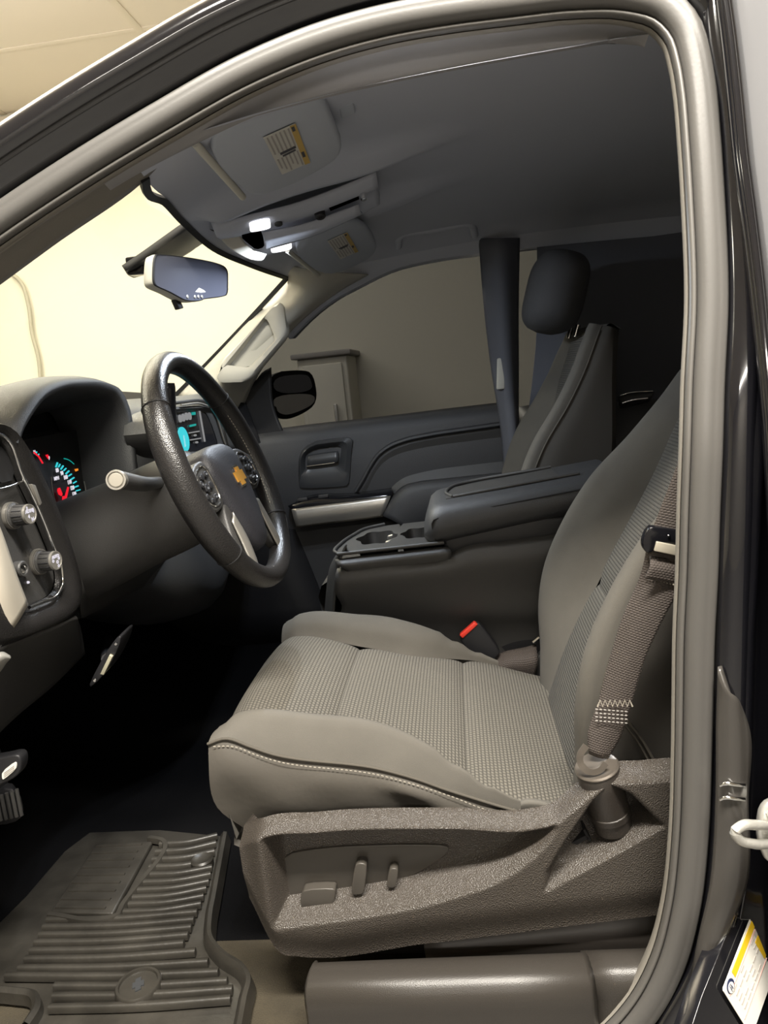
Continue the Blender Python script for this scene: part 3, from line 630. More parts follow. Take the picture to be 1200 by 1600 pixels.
prism('switch_row', dY([(513, 325), (560, 307), (562, 312), (516, 331)], 0.79), (0, 0, 0.01), K['plastic_dk'], oc, 0.001)

rm = thing('rearview_mirror', 'frameless rearview mirror with buttons hung below the windshield bracket', 'mirror', Y(295, 435, 0.85))
def mp(px, py):                                   # the mirror's plane, its far end swung rearwards
    return Y(px, py, 0.72 + (px - 238) / 117.0 * 0.22)
mo = chaikin([(239, 398), (247, 397), (300, 403), (343, 412), (355, 421), (355, 440), (355, 460), (349, 464), (318, 467), (313, 471), (290, 471), (278, 465), (262, 456), (247, 450), (238, 445), (237, 430)], 2)
fr = np.array([mp(a, b) for a, b in mo]); cen = fr.mean(0); nb = np.array((-1.0, 0.25, -0.05)); nb /= np.linalg.norm(nb)
grid('mirror_housing', np.stack([fr, fr + nb * 0.008, fr * .97 + cen * .03 + nb * 0.022, fr * .8 + cen * .2 + nb * 0.034, fr * .3 + cen * .7 + nb * 0.04]), K['cream_trim'], rm, cu=True, cap=True, sharp=50)
grid('mirror_rim', np.stack([fr - nb * 0.0005, fr * .995 + cen * .005 - nb * 0.003, fr * .96 + cen * .04 - nb * 0.003]), K['plastic_dk'], rm, cu=True)
mg = [tuple(p * .965 + cen * .035 - nb * 0.0025) for p in fr]
prism('mirror_glass', mg, tuple(nb * 0.002), K['mirror_reflection'], rm)
for px in (291, 302.5, 308, 313.5):
    lathe('mirror_button', np.array(mp(px, 465 - 1)) - nb * 0.003, tuple(-nb), [(-0.002, 0.0038), (0.001, 0.0038), (0.0015, 0.002)], K['silver'], rm, 12)
prism('mirror_toggle', [tuple(np.array(mp(a, b)) + nb * 0.01) for a, b in ((280, 466), (290, 470), (294, 480), (287, 482))], tuple(nb * 0.012), K['plastic_dk'], rm, 0.002)
sb = thing('sensor_bracket', 'long black sensor bracket running down the windshield to the mirror', 'bracket', Y(280, 370, 0.8))
rows = [[Y(190, 415, 0.78), Y(196, 421, 0.84), Y(206, 426, 0.90)], [Y(215, 398, 0.78), Y(226, 408, 0.84), Y(245, 414, 0.91)], [Y(260, 366, 0.77), Y(276, 380, 0.84), Y(285, 391, 0.92)], [Y(290, 345, 0.76), Y(318, 358, 0.84), Y(326, 366, 0.94)], [Y(298, 340, 0.75), Y(335, 352, 0.84), Y(372, 360, 0.96)]]
loft('bracket_cover', rows, 14, 20, K['plastic'], sb, thick=0.012)
tube('mirror_stem', [Y(240, 408, 0.82), Y(262, 420, 0.83), Y(285, 432, 0.845)], 0.011, K['plastic_dk'], sb, n=10)
box('lower_lens', tuple(np.array(Y(215, 416, 0.83)) - 0.018), tuple(np.array(Y(215, 416, 0.83)) + 0.018), K['gloss'], sb, 0.004)

# ------------------------------------------------------------------ dashboard
da = thing('dashboard', 'charcoal truck dashboard with hooded gauges and silver end trim', 'dashboard', (-0.8, 0.85, 0.3))
def dash_row(y, xr, zt, xk, zk):
    return [(-1.18, y, zt + 0.02), (-0.95, y, zt + 0.022), (xr - 0.06, y, zt + 0.012), (xr, y, zt - 0.012), (xr + 0.012, y, zt - 0.05), (xr + 0.015, y, (zt + zk) / 2), (xk, y, zk), (xk - 0.10, y, zk - 0.03), (-1.1, y, zk + 0.06)]
rows = [dash_row(y, xr, zt, xk, zk) for y, xr, zt, xk, zk in ((0.10, -0.64, 0.79, -0.64, 0.55), (0.20, -0.66, 0.80, -0.66, 0.53), (0.31, -0.70, 0.805, -0.68, 0.50), (0.45, -0.735, 0.81, -0.69, 0.48), (0.62, -0.72, 0.81, -0.68, 0.46), (0.70, -0.68, 0.815, -0.65, 0.44), (0.78, -0.61, 0.82, -0.61, 0.40), (0.87, -0.60, 0.82, -0.60, 0.36), (1.05, -0.62, 0.82, -0.60, 0.40), (1.25, -0.68, 0.82, -0.60, 0.45), (1.45, -0.74, 0.82, -0.64, 0.46), (1.615, -0.84, 0.80, -0.70, 0.46))]
loft('dash_pad', rows, 44, 60, K['soft'], da, thick=0.004)
# hood over the gauges
HX = -0.60
hood_px = [(24, 690), (30, 668), (44, 643), (68, 613), (96, 599), (130, 595), (165, 598), (188, 610), (201, 640), (206, 668), (212, 720), (218, 760)]
ho = np.array([X(a, b, HX) for a, b in hood_px])
hb = ho.copy(); hb[:, 0] = -0.98; cy = 0.455; hb[:, 1] = cy + (ho[:, 1] - cy) * 1.12; hb[:, 2] = np.minimum(ho[:, 2] - 0.02, 0.835)
hm = ho.copy(); hm[:, 0] = -0.72; hm[:, 2] += 0.004; hm[:, 1] = cy + (ho[:, 1] - cy) * 1.05
hi = ho.copy(); hi[:, 1] = cy + (ho[:, 1] - cy) * 0.97; hi[:, 2] = ho[:, 2] - 0.006; hi[:, 0] = HX + 0.001
hi2 = hi.copy(); hi2[:, 0] = -0.735; hi2[:, 2] = np.minimum(hi[:, 2] - 0.018, 0.835); hi2[:, 1] = cy + (ho[:, 1] - cy) * 0.93
hr = ho.copy(); hr[:, 0] += 0.004; hr[:, 2] -= 0.003
loft('gauge_hood', [hb, hm, ho, hr, hi, (hi + hi2) / 2, hi2], 50, 30, K['soft'], da)
prism('gauge_backing', [X(30, 655, -0.745), X(60, 640, -0.745), X(165, 628, -0.745), X(190, 650, -0.745), X(200, 800, -0.745), X(30, 830, -0.745)], (-0.01, 0, 0), K['dark'], da)
# lower column surround and knee panel below the gauges
loft('knee_panel', [[X(100, 800, -0.66), X(150, 790, -0.655), X(215, 745, -0.65), X(240, 720, -0.65)], [X(110, 850, -0.625), X(160, 840, -0.62), X(230, 800, -0.62), X(260, 790, -0.62)], [X(118, 905, -0.625), X(170, 890, -0.62), X(240, 850, -0.62), X(275, 845, -0.62)], [X(125, 965, -0.66), X(175, 940, -0.66), X(245, 905, -0.66), X(290, 895, -0.66)]], 20, 16, K['plastic'], da, thick=0.004)
prism('fuse_cover', [X(160, 868, -0.612), X(205, 842, -0.612), X(222, 880, -0.612), X(188, 898, -0.612)], (-0.02, 0, 0), K['plastic'], da, 0.003)
prism('trim_clip', [X(140, 832, -0.615), X(146, 818, -0.615), X(152, 818, -0.615), X(144, 830, -0.615)], (-0.01, 0, 0), K['silver'], da, 0.002)
# lamp switch panel at the outer end of the dash
PX = -0.60
def px_(pts, x=PX): return [X(a, b, x) for a, b in pts]
bez_o = chaikin([(-60, 655), (0, 658), (22, 668), (48, 704), (78, 764), (107, 835), (129, 912), (131, 945), (112, 968), (30, 1004), (-40, 1030), (-90, 900)], 2)
bez_i = chaikin([(-50, 680), (0, 679), (12, 686), (33, 738), (60, 793), (83, 850), (98, 892), (98, 915), (88, 932), (45, 950), (38, 941), (-10, 830)], 2)
o_ = spl(px_(bez_o, -0.60), 60, True, True); i_ = ring_align(o_, spl(px_(bez_i, -0.605), 60, True, True))
ex = lambda d: np.array((d, 0, 0))
grid('panel_bezel', np.stack([o_ + ex(-0.09), o_ + ex(-0.012), o_ * .97 + i_ * .03 + ex(-0.002), o_ * .80 + i_ * .2 + ex(0.006), o_ * .45 + i_ * .55 + ex(0.004), i_ * .85 + o_ * .15 + ex(-0.004), i_ + ex(-0.012)]), K['leather'], da, cu=True, sharp=70)
pf = prism('lamp_switch_panel', [tuple(p + ex(-0.014)) for p in i_[::1]], (-0.01, 0, 0), K['plastic'], da)
sil = [(-6, 677), (2, 679), (13, 688), (33, 738), (60, 794), (82.5, 850), (97, 890), (97.5, 915), (88, 931), (66, 941), (46, 949)]
tube('silver_bead', px_(sil, -0.602), 0.0026, K['chrome'], da, n=60, k=8)
tube('silver_bead', px_([(-5, 765), (15, 760), (34, 752)], -0.606), 0.002, K['chrome'], da, n=12, k=8)
prism('slot_button', px_([(50, 756), (56, 758), (66, 786), (63, 790)], -0.596), (-0.008, 0, 0), K['silver'], da, 0.001)
prism('vent_recess', px_(chaikin([(-30, 690), (4, 692), (28, 748), (-5, 757), (-40, 700)], 1), -0.612), (-0.004, 0, 0), K['dark'], da)
kd = Vector((1, -0.10, 0.02)).normalized()
def knob(name, base_px, r, length, marks, label=None):
    b = Vector(X(*base_px, -0.618))
    k = lathe(name, b, kd, [(0, r * 1.28), (0.007, r * 1.28), (0.009, r * 1.08), (0.010, r), (length - 0.003, r * 0.93), (length, r * 0.88), (length, r * 0.78), (length - 0.001, r * 0.76)], K['plastic'], pf, 32, label)
    lathe('knob_ring', b + kd * (length - 0.003), kd, [(0, r * 0.955), (0.0035, r * 0.93), (0.0035, r * 0.80), (0.003, r * 0.79)], K['silver'], pf, 32)
    lathe('knob_collar', b, kd, [(0.0, r * 1.30), (0.004, r * 1.32), (0.0075, r * 1.26), (0.0078, r * 1.1)], K['silver'], pf, 32)
    u = Vector((0, 1, 0)); lathe('knob_cap', b + kd * (length - 0.004), kd, [(0, r * 0.7), (0.0036, r * 0.78), (0.0038, r * 0.7)], K['gloss'], pf, 28)
    Mx = frame_basis(b + kd * (length + 0.0001), (u - kd * u.dot(kd)), (0, 0, 1))
    for s, x, y, sz in marks: text('knob_mark', s, sz * 1.45, Mx @ Matrix.Translation((x * 1.15, y * 1.1, 0)), K['e_white'], pf, bold=0.00035)
    # grip ridges round the knob
    for a in range(0, 360, 30):
        w = u.cross(kd).normalized(); q = (u - kd * u.dot(kd)).normalized()
        d = q * cos(radians(a)) + w * sin(radians(a)); c0 = b + kd * 0.012 + d * r * 0.985; c1 = b + kd * (length - 0.005) + d * r * 0.92
        tube('grip_ridge', [tuple(c0), tuple(c1)], 0.0009, K['plastic_dk'], pf, k=5, ref=tuple(w if abs(d.dot(w)) < .9 else q))
knob('drive_mode_knob', (16, 806), 0.0145, 0.031, [('AUTO', 0.0, 0.0035, 0.0045), ('2', -0.004, 0.0075, 0.0045), ('4', 0.006, 0.003, 0.006), ('4', -0.003, -0.003, 0.005), ('N', 0.003, -0.0075, 0.005)])
knob('headlamp_knob', (58, 878), 0.0145, 0.031, [('AUTO', 0, 0.005, 0.0042), ('o', -0.006, 0.001, 0.006), ('o', 0.002, -0.002, 0.007), ('o', 0.006, 0.002, 0.006), ('o', 0.003, -0.0075, 0.006)])
lathe('dimmer_wheel', Vector(X(26, 890, -0.618)), kd, [(0, 0.0115), (0.010, 0.0115), (0.012, 0.010), (0.012, 0.0075), (0.009, 0.0065)], K['plastic'], pf, 28)
lathe('dimmer_hub', Vector(X(26, 890, -0.618)), kd, [(0.007, 0.007), (0.011, 0.006), (0.0125, 0.002)], K['chrome'], pf, 16)
lathe('indicator_dot', Vector(X(43, 910, -0.619)), kd, [(0, 0.002), (0.002, 0.0018), (0.003, 0.001)], K['e_white'], pf, 10)
# silver end trim and end cap
et = [px_([(-60, 700), (0, 834), (20, 893), (40, 945)], -0.604), [X(-70, 720, -0.612), X(-10, 850, -0.605), X(5, 935, -0.60), X(20, 978, -0.60)], [X(-140, 760, -0.64), X(-80, 880, -0.64), X(-60, 960, -0.63), X(-12, 1018, -0.61)]]
loft('silver_end_trim', et, 24, 14, K['silver_lit'], da, thick=0.004)
loft('dash_end_cap', [px_([(-20, 1016), (10, 1000), (60, 985), (118, 962)], -0.604), px_([(-30, 1060), (20, 1030), (70, 1005), (122, 975)], -0.63), px_([(-60, 1200), (20, 1120), (80, 1070), (130, 1020)], -0.70)], 20, 14, K['plastic'], da, thick=0.004)
loft('chrome_tip', [px_([(-8, 1022), (4, 1018), (16, 1024)], -0.60), px_([(-8, 1030), (6, 1026), (17, 1028)], -0.592), px_([(-10, 1058), (2, 1048), (10, 1036)], -0.605)], 10, 8, K['steel'], da, thick=0.004)

# instrument cluster
GX = -0.70
ic = thing('instrument_cluster', 'lit gauge cluster with red needles and cyan ticks under the hood', 'gauge', X(95, 760, GX))
prism('gauge_face', [X(a, b, GX - 0.004) for a, b in ((20, 690), (190, 660), (205, 790), (105, 812), (40, 800))], (-0.004, 0, 0), K['dark'], ic)
def gflat(name, pts, m, off=0.0): return prism(name, [X(a, b, GX + off) for a, b in pts], (-0.0015, 0, 0), K[m], ic)
def seg(name, a, b, w, m, off=0.0):
    d = np.array(b, float) - np.array(a, float); n = np.array((-d[1], d[0])) / np.linalg.norm(d) * w / 2
    return gflat(name, [tuple(np.array(a) + n), tuple(np.array(b) + n), tuple(np.array(b) - n), tuple(np.array(a) - n)], m, off)
tk = [((88, 730), (90.5, 722.5)), ((92, 730), (94.5, 725)), ((95.5, 733.5), (99.5, 727.5)), ((100, 735.5), (104, 731.5)), ((103.5, 740.5), (108.5, 735.5)), ((107.5, 744), (112.5, 740.5)), ((110.5, 750), (116.5, 746)), ((115, 755), (120, 752)), ((116.5, 761.5), (123, 759)), ((119.5, 767), (126, 765)), ((120, 772.5), (127.5, 771.8)), ((122.5, 778), (128, 778.3))]
for i, (a, b) in enumerate(tk): seg('tick', a, b, 1.6 if i % 2 else 1.9, 'e_cyan')
GM = lambda a, b, o=0.0: frame_basis(Vector(X(a, b, GX + o)), (0, 1, 0), (0, 0, 1))
for s, a, b in (('80', 89.5, 735), ('90', 96.8, 739.5), ('100', 102.6, 746), ('110', 108.6, 753.5), ('120', 113, 762.5), ('130', 116, 772), ('140', 117.6, 781)):
    text('gauge_number', s, 0.0098, GM(a, b), K['e_white'], ic, 0.0004)
text('gauge_unit', 'MPH', 0.0085, GM(88.5, 747.5), K['e_white'], ic, 0.0003)
gflat('needle', [(106.3, 760.5), (108.3, 761.5), (104.5, 778), (99.5, 790), (97.3, 789), (98.5, 775), (102.3, 775)], 'e_red', 0.004)
gflat('needle', [(91, 763), (94, 762), (98, 772), (96.5, 775), (92.5, 772.5), (90.5, 767)], 'e_red', 0.003)
seg('needle', (53.5, 706.5), (61, 713), 1.8, 'e_red', 0.004); seg('needle', (61, 713), (67.5, 724), 1.6, 'e_red', 0.004)
gflat('red_zone', [(72, 711), (75, 710), (78, 716), (76, 717)], 'e_red')
seg('tick', (56.5, 709), (58, 705.5), 1.3, 'e_cyan'); seg('tick', (60, 712), (61.5, 709), 1.3, 'e_cyan')
text('gauge_number', 'F', 0.008, GM(77, 716), K['e_white'], ic, 0.0003); text('gauge_number', 'H', 0.008, GM(54, 706.5), K['e_white'], ic, 0.0003)
gflat('warning_light', [(117.5, 733), (122, 732), (122.5, 735), (119, 736.5)], 'e_amber'); gflat('warning_light', [(108, 784), (112, 783.5), (111, 787), (108.5, 786.5)], 'e_amber')
tube('cyan_arc', [X(a, b, GX) for a, b in ((100, 716.5), (106, 718), (111, 721), (115.5, 725))], 0.0009, K['e_teal'], ic, n=10, k=6)
tube('gauge_ring', [X(a, b, GX + 0.002) for a, b in ((80, 745), (81, 760), (83.5, 775), (88, 788))], 0.0011, K['silver'], ic, n=14, k=6)
tube('gauge_ring', [X(a, b, GX + 0.002) for a, b in ((131.5, 752), (133.5, 762), (134.5, 773))], 0.0009, K['silver'], ic, n=10, k=6)

# centre touchscreen
SX = -0.56
ts = thing('touchscreen_display', 'lit centre touchscreen with teal dial seen through the steering wheel', 'screen', X(310, 670, SX))
sc_o = chaikin([(228, 640), (320, 632), (338, 640), (356, 700), (352, 712), (240, 716)], 2)
sc_i = chaikin([(238, 648), (316, 641), (326, 646), (344, 697), (340, 704), (250, 708)], 2)
o_ = spl([X(a, b, SX) for a, b in sc_o], 40, True, True); i_ = ring_align(o_, spl([X(a, b, SX) for a, b in sc_i], 40, True, True))
grid('screen_bezel', np.stack([o_ + ex(-0.05), o_, o_ * .6 + i_ * .4 + ex(0.004), i_ + ex(-0.002)]), K['plastic'], ts, cu=True, sharp=50)
prism('screen_glass', [tuple(p + ex(-0.003)) for p in i_], (-0.004, 0, 0), K['gloss'], ts)
def sflat(name, pts, m): return prism(name, [X(a, b, SX + 0.001) for a, b in pts], (-0.003, 0, 0), K[m], ts)
def ell(x, y, rx, ry, n=16, sk=0.0): return [(x + rx * cos(2*pi*i/n) + sk * sin(2*pi*i/n), y + ry * sin(2*pi*i/n)) for i in range(n)]
for a, b in ((282.5, 654), (287.5, 652.5), (292.5, 650.5), (297.5, 650)): sflat('screen_icon', ell(a, b, 2.0, 6.0, 14, 0.8), 'e_grey')
sflat('screen_icon', [(301, 644), (305.5, 643.5), (306, 648), (301.5, 648.5)], 'e_teal')
sflat('screen_line', [(298, 664), (306.5, 662), (306.7, 665), (298.2, 667)], 'e_teal')
sflat('screen_dial', ell(288, 686, 7.5, 19, 24, 3.5), 'e_cyan')
sflat('dial_hand', [(286, 680), (288, 680), (291, 697), (288.5, 699)], 'e_white')
for a, b, w in ((304.5, 674, 7.5), (306.5, 685, 8)): sflat('screen_line', [(a - w, b + 1.6), (a + w, b - 1.2), (a + w, b + 0.6), (a - w, b + 3.2)], 'e_grey')
for a, b in ((306, 680), (308.5, 691)): sflat('screen_dot', ell(a, b, 1.6, 1.6, 8), 'e_grey')
sflat('screen_line', [(312.3, 642), (313.2, 642), (321.5, 690), (320.6, 690)], 'e_grey')
loft('stack_hood', [[X(228, 632, SX - 0.02), X(285, 622, SX - 0.02), X(322, 622, SX - 0.02), X(345, 640, SX - 0.02), X(372, 705, SX - 0.02)], [X(232, 640, SX + 0.004), X(285, 631, SX + 0.004), X(320, 630, SX + 0.004), X(340, 642, SX + 0.004), X(358, 705, SX + 0.004)]], 30, 6, K['plastic'], ts, thick=0.006)
tube('silver_bead', [X(a, b, SX + 0.006) for a, b in ((283, 633), (318, 632), (333, 641), (352, 694))], 0.0022, K['silver'], ts, n=30, k=8)

# ------------------------------------------------------------------ steering wheel and column
WC = np.array((-0.385, 0.425, 0.716)); TL = radians(19)
WN = np.array((cos(TL), 0, sin(TL))); WV = np.array((-sin(TL), 0, cos(TL))); WU = np.array((0, 1.0, 0))
def W(u, v, n=0.0): return tuple(WC + WU * u + WV * v + WN * n)
def H(u, v, n=0.0): return W(u, v - 0.026, n)
sw_ = thing('steering_wheel', 'black leather steering wheel with gold emblem and silver spoke trim', 'steering wheel', tuple(WC))
RR = 0.190
ringp = [W(RR * sin(a), RR * cos(a)) for a in np.linspace(0, 2*pi, 97)[:-1]]
sc = [1.0 + 0.10 * (abs(sin(a)) > 0.82) for a in np.linspace(0, 2*pi, 97)[:-1]]
rim = sweep('rim', ringp, circ(0.0175, 16, 0.0195), K['leather'], sw_, ref=tuple(WN), closed_path=True, sharp=80, scale=np.convolve(np.r_[sc[-2:], sc, sc[:2]], np.ones(5)/5, 'valid'))
for a in (-52, 52, 128, -128):                      # seams between leather and grips
    r_ = radians(a); c0 = np.array(W(RR * sin(r_), RR * cos(r_))); tdir = WU * cos(r_) - WV * sin(r_); rdir = WU * sin(r_) + WV * cos(r_)
    sweep('grip_seam', [tuple(c0 + (rdir * cos(q) * 0.0183 + WN * sin(q) * 0.0203)) for q in np.linspace(0, 2*pi, 25)[:-1]], circ(0.0011, 6), K['dark'], rim, ref=tuple(tdir), closed_path=True)
stitches('rim_stitching', [W((RR - 0.0185) * sin(a), (RR - 0.0185) * cos(a), 0.004) for a in np.linspace(radians(60), radians(122), 30)], K['thread'], rim, 0.006, 0.004, 0.0007)
# airbag cover as a dome
out = [(a * 0.88, b) for a, b in [(-0.088, 0.040), (-0.078, 0.058), (-0.05, 0.067), (0, 0.070), (0.05, 0.067), (0.078, 0.058), (0.088, 0.040), (0.083, 0.0), (0.070, -0.05), (0.052, -0.092), (0.032, -0.112), (0, -0.118), (-0.032, -0.112), (-0.052, -0.092), (-0.070, -0.05), (-0.083, 0.0)]]
oo = spl([(a, b, 0) for a, b in out], 60, True)
def ringw(s, n): return [H(p[0] * s, -0.015 + (p[1] + 0.015) * s, n) for p in oo]
hubc = grid('airbag_cover', np.array([ringw(1.0, -0.035), ringw(1.0, -0.004), ringw(0.975, 0.005), ringw(0.92, 0.010), ringw(0.7, 0.016), ringw(0.4, 0.019), ringw(0.05, 0.020)]), K['vinyl_hub'], sw_, cu=True, cap=True, sharp=80)
# emblem: bow-tie outline in gold on a silver edge
bt = [(-0.026, -0.0085), (-0.0105, -0.0085), (-0.0105, -0.0155), (0.0125, -0.0155), (0.0105, -0.0085), (0.030, -0.0085), (0.026, 0.0085), (0.0105, 0.0085), (0.0105, 0.0155), (-0.0125, 0.0155), (-0.0105, 0.0085), (-0.030, 0.0085)]
bt = [(a * 0.8, b * 1.0) for a, b in bt]
EM = frame_basis(Vector(H(0, 0.006, 0.0188)), tuple(WU), tuple(WV))
e1 = flat('emblem_edge', [(a * 1.2, b * 1.22) for a, b in bt], EM, K['chrome'], hubc, 0.002)
flat('emblem', bt, EM @ Matrix.Translation((0, 0, 0.002)), K['gold'], hubc, 0.0018)
# spokes and button pods
for s in (-1, 1):
    pod = chaikin([(s * 0.070, 0.052), (s * 0.115, 0.052), (s * 0.150, 0.038), (s * 0.176, 0.03), (s * 0.178, -0.012), (s * 0.150, -0.020), (s * 0.118, -0.030), (s * 0.068, -0.022)], 2)
    pp = prism('spoke', [H(a, b, -0.016) for a, b in pod], tuple(WN * 0.020), K['plastic'], sw_, 0.004)
    ring = chaikin([(s * 0.084, 0.044), (s * 0.118, 0.043), (s * 0.146, 0.030), (s * 0.150, 0.0), (s * 0.140, -0.012), (s * 0.112, -0.022), (s * 0.084, -0.014)], 2)
    sweep('pod_ring', [H(a, b, 0.005) for a, b in ring], circ(0.0012, 6), K['chrome'], pp, ref=tuple(WN), closed_path=True)
    for i, (a, b, w, h) in enumerate(((0.104, 0.030, .008, .005), (0.124, 0.028, .007, .005), (0.138, 0.018, .005, .006), (0.106, 0.012, .008, .006), (0.124, 0.010, .008, .007), (0.138, -0.002, .005, .005), (0.108, -0.007, .008, .005), (0.124, -0.010, .007, .004))):
        prism('wheel_button', [H(s * a + x, b + y, 0.002) for x, y in chaikin(rect2(-w, -h, w, h), 1)], tuple(WN * 0.006), K['plastic_dk'], pp, 0.001)
        if i % 2 == 0: prism('button_mark', [H(s * a + x, b + y, 0.0082) for x, y in rect2(-w * .45, -h * .25, w * .45, h * .25)], tuple(WN * 0.0004), K['e_grey'], pp)
    low_ = chaikin([(s * 0.044, -0.085), (s * 0.070, -0.040), (s * 0.096, -0.070), (s * 0.122, -0.136), (s * 0.112, -0.150), (s * 0.084, -0.166), (s * 0.060, -0.140)], 2)
    ls = prism('spoke', [W(a, b, -0.016) for a, b in low_], tuple(WN * 0.018), K['plastic'], sw_, 0.004)
    strip = [[H(s * 0.068, -0.040, 0.004), H(s * 0.062, -0.085, 0.005), H(s * 0.068, -0.125, 0.004), H(s * 0.080, -0.158, 0.001)], [H(s * 0.078, -0.045, 0.006), H(s * 0.077, -0.085, 0.008), H(s * 0.082, -0.122, 0.007), H(s * 0.089, -0.154, 0.003)], [H(s * 0.086, -0.052, 0.003), H(s * 0.091, -0.088, 0.004), H(s * 0.096, -0.118, 0.004), H(s * 0.098, -0.150, 0.0)]]
    loft('spoke_trim', strip, 20, 8, K['silver'], ls, thick=0.003)
sc_t = thing('steering_column', 'dark steering column with turn signal stalk behind the wheel', 'steering column', tuple(WC - WN * 0.15))
cr = [[tuple(WC - WN * d + WU * r * cos(q) * 1.05 + WV * (r * sin(q) * (1.0 if sin(q) > 0 else 1.15) - 0.012)) for q in np.linspace(0, 2*pi, 25)[:-1]] for d, r in ((0.035, 0.050), (0.045, 0.066), (0.09, 0.072), (0.17, 0.074), (0.27, 0.08), (0.40, 0.085))]
loft('column_shroud', cr, 32, 20, K['plastic'], sc_t, closed=True, cap=True)
e0 = np.array(Y(181, 750, 0.205)); e1 = np.array((-0.47, 0.36, 0.712))
stx = (e0 - e1) / np.linalg.norm(e0 - e1)
stalk = tube('turn_signal_stalk', [tuple(e1), tuple(e1 * .6 + e0 * .4 + np.array((0.003, 0, -0.004))), tuple(e0 - stx * 0.012)], 0.0125, K['plastic'], sc_t, n=14, k=16, ref=(0, 0.1, 1), scale=np.linspace(0.75, 1.05, 14))
axd = Vector(CAM_POS - e0).normalized() * 0.35 + Vector(stx) * 0.65
lathe('stalk_ring', e0 - np.array(axd) * 0.012, axd, [(0, 0.0135), (0.010, 0.0142), (0.0125, 0.0135), (0.0125, 0.0115), (0.010, 0.0105)], K['silver'], stalk, 28)
lathe('stalk_button', e0 - np.array(axd) * 0.012, axd, [(0, 0.0098), (0.0115, 0.0098), (0.0125, 0.009), (0.0127, 0.004)], K['button'], stalk, 24)
sh = [Y(268, 690, 0.50), Y(266, 665, 0.52), Y(264, 635, 0.53), Y(264, 603, 0.535), Y(264, 598, 0.535)]
sft = sweep('shift_lever', sh, circ(0.014, 14, 0.011), K['gloss'], sc_t, ref=(1, 0, 0.2), n=18, scale=[0.7, .8, .9, 1, 1, 1.02, 1.04, 1.05, 1.06, 1.06, 1.06, 1.06, 1.06, 1.05, 1.04, 1.02, .98, .85])

# ------------------------------------------------------------------ centre console
cc = thing('center_console', 'charcoal floor console with cup holders and padded armrest lid', 'console', (0.0, 0.86, 0.0))
def cy_(pts, y): return [Y(a, b, y) for a, b in pts]
near = [cy_([(528, 890), (600, 880), (703, 868), (720, 858), (800, 845), (900, 832)], 0.722), cy_([(524, 902), (600, 893), (700, 880), (760, 868), (820, 860), (905, 850)], 0.712), cy_([(525, 925), (600, 922), (700, 916), (760, 912), (820, 908), (905, 900)], 0.716), cy_([(535, 945), (600, 955), (700, 958), (760, 960), (820, 960), (910, 955)], 0.728), cy_([(530, 962), (600, 966), (700, 967), (760, 967), (820, 966), (910, 962)], 0.735), cy_([(520, 1120), (600, 1120), (700, 1120), (760, 1120), (820, 1120), (910, 1120)], 0.735)]
loft('console_side', near, 36, 30, K['plastic'], cc, thick=0.006)
loft('console_front', [cy_([(528, 890), (528, 882), (540, 850)], 0.722), [Y(522, 930, 0.73), Y(512, 900, 0.86), Y(530, 880, 0.99)], [Y(520, 960, 0.73), Y(508, 940, 0.86), Y(520, 920, 0.99)], [Y(510, 1120, 0.735), Y(500, 1100, 0.86), Y(510, 1080, 0.99)]], 14, 14, K['plastic'], cc, thick=0.004)
box('armrest_base', (-0.05, 0.735, 0.40), (0.29, 0.98, 0.53), K['plastic_dk'], cc, 0.012)
box('console_core', (-0.25, 0.745, 0.0), (0.28, 0.985, 0.42), K['plastic_dk'], cc, 0.01)
# side plank below the tray
loft('tray_side_trim', [cy_([(524, 874), (560, 869), (630, 861), (700, 853)], 0.722), cy_([(527, 882), (560, 879), (630, 871), (705, 862)], 0.708), cy_([(545, 894), (575, 892), (635, 886), (703, 878)], 0.712)], 20, 10, K['plastic'], cc, thick=0.006)
TZ = 0.492
# tray top with two cup wells
trp = [(-0.272, 0.735), (-0.272, 0.80), (-0.255, 0.88), (-0.23, 0.955), (-0.20, 0.985), (-0.06, 0.985), (-0.045, 0.725), (-0.255, 0.722)]
def tz(x): return 0.488 + (x + 0.27) * 0.03
bm = bmesh.new()
holes = [((-0.195, 0.86), 0.044), ((-0.105, 0.86), 0.036)]
N = 40
for hi_, ((hx, hyy), hr) in enumerate(holes):
    x_lo, x_hi = ((-0.272, -0.150) if hi_ == 0 else (-0.150, -0.04))
    outer_ = []; inner_ = []
    for i in range(N):
        a = 2*pi*i/N; dx, dy = cos(a), sin(a)
        tx = ((x_hi if dx > 0 else x_lo) - hx) / dx if abs(dx) > 1e-6 else 9
        ty = ((0.985 if dy > 0 else 0.722) - hyy) / dy if abs(dy) > 1e-6 else 9
        t_ = min(tx, ty); ox, oy_ = hx + dx * t_, hyy + dy * t_
        if hi_ == 0: ox = max(ox, -0.272 + 0.05 * max(0, (oy_ - 0.85) / 0.135))
        outer_.append(bm.verts.new((ox, oy_, tz(ox)))); f_ = 1 + 0.10 * cos(6 * a)
        inner_.append([bm.verts.new((hx + dx * hr * f_, hyy + dy * hr * 1.5 * f_, tz(hx) + o)) for o in (0.0, -0.004)] + [bm.verts.new((hx + dx * hr * .86, hyy + dy * hr * 1.3, tz(hx) - 0.06))])
    cv = bm.verts.new((hx, hyy, tz(hx) - 0.06))
    for i in range(N):
        k = (i + 1) % N
        bm.faces.new((outer_[i], outer_[k], inner_[k][0], inner_[i][0]))
        for q in range(2): bm.faces.new((inner_[i][q], inner_[k][q], inner_[k][q+1], inner_[i][q+1]))
        bm.faces.new((inner_[i][2], inner_[k][2], cv))
fin('cup_tray', bm, K['plastic'], cc, sharp=40)
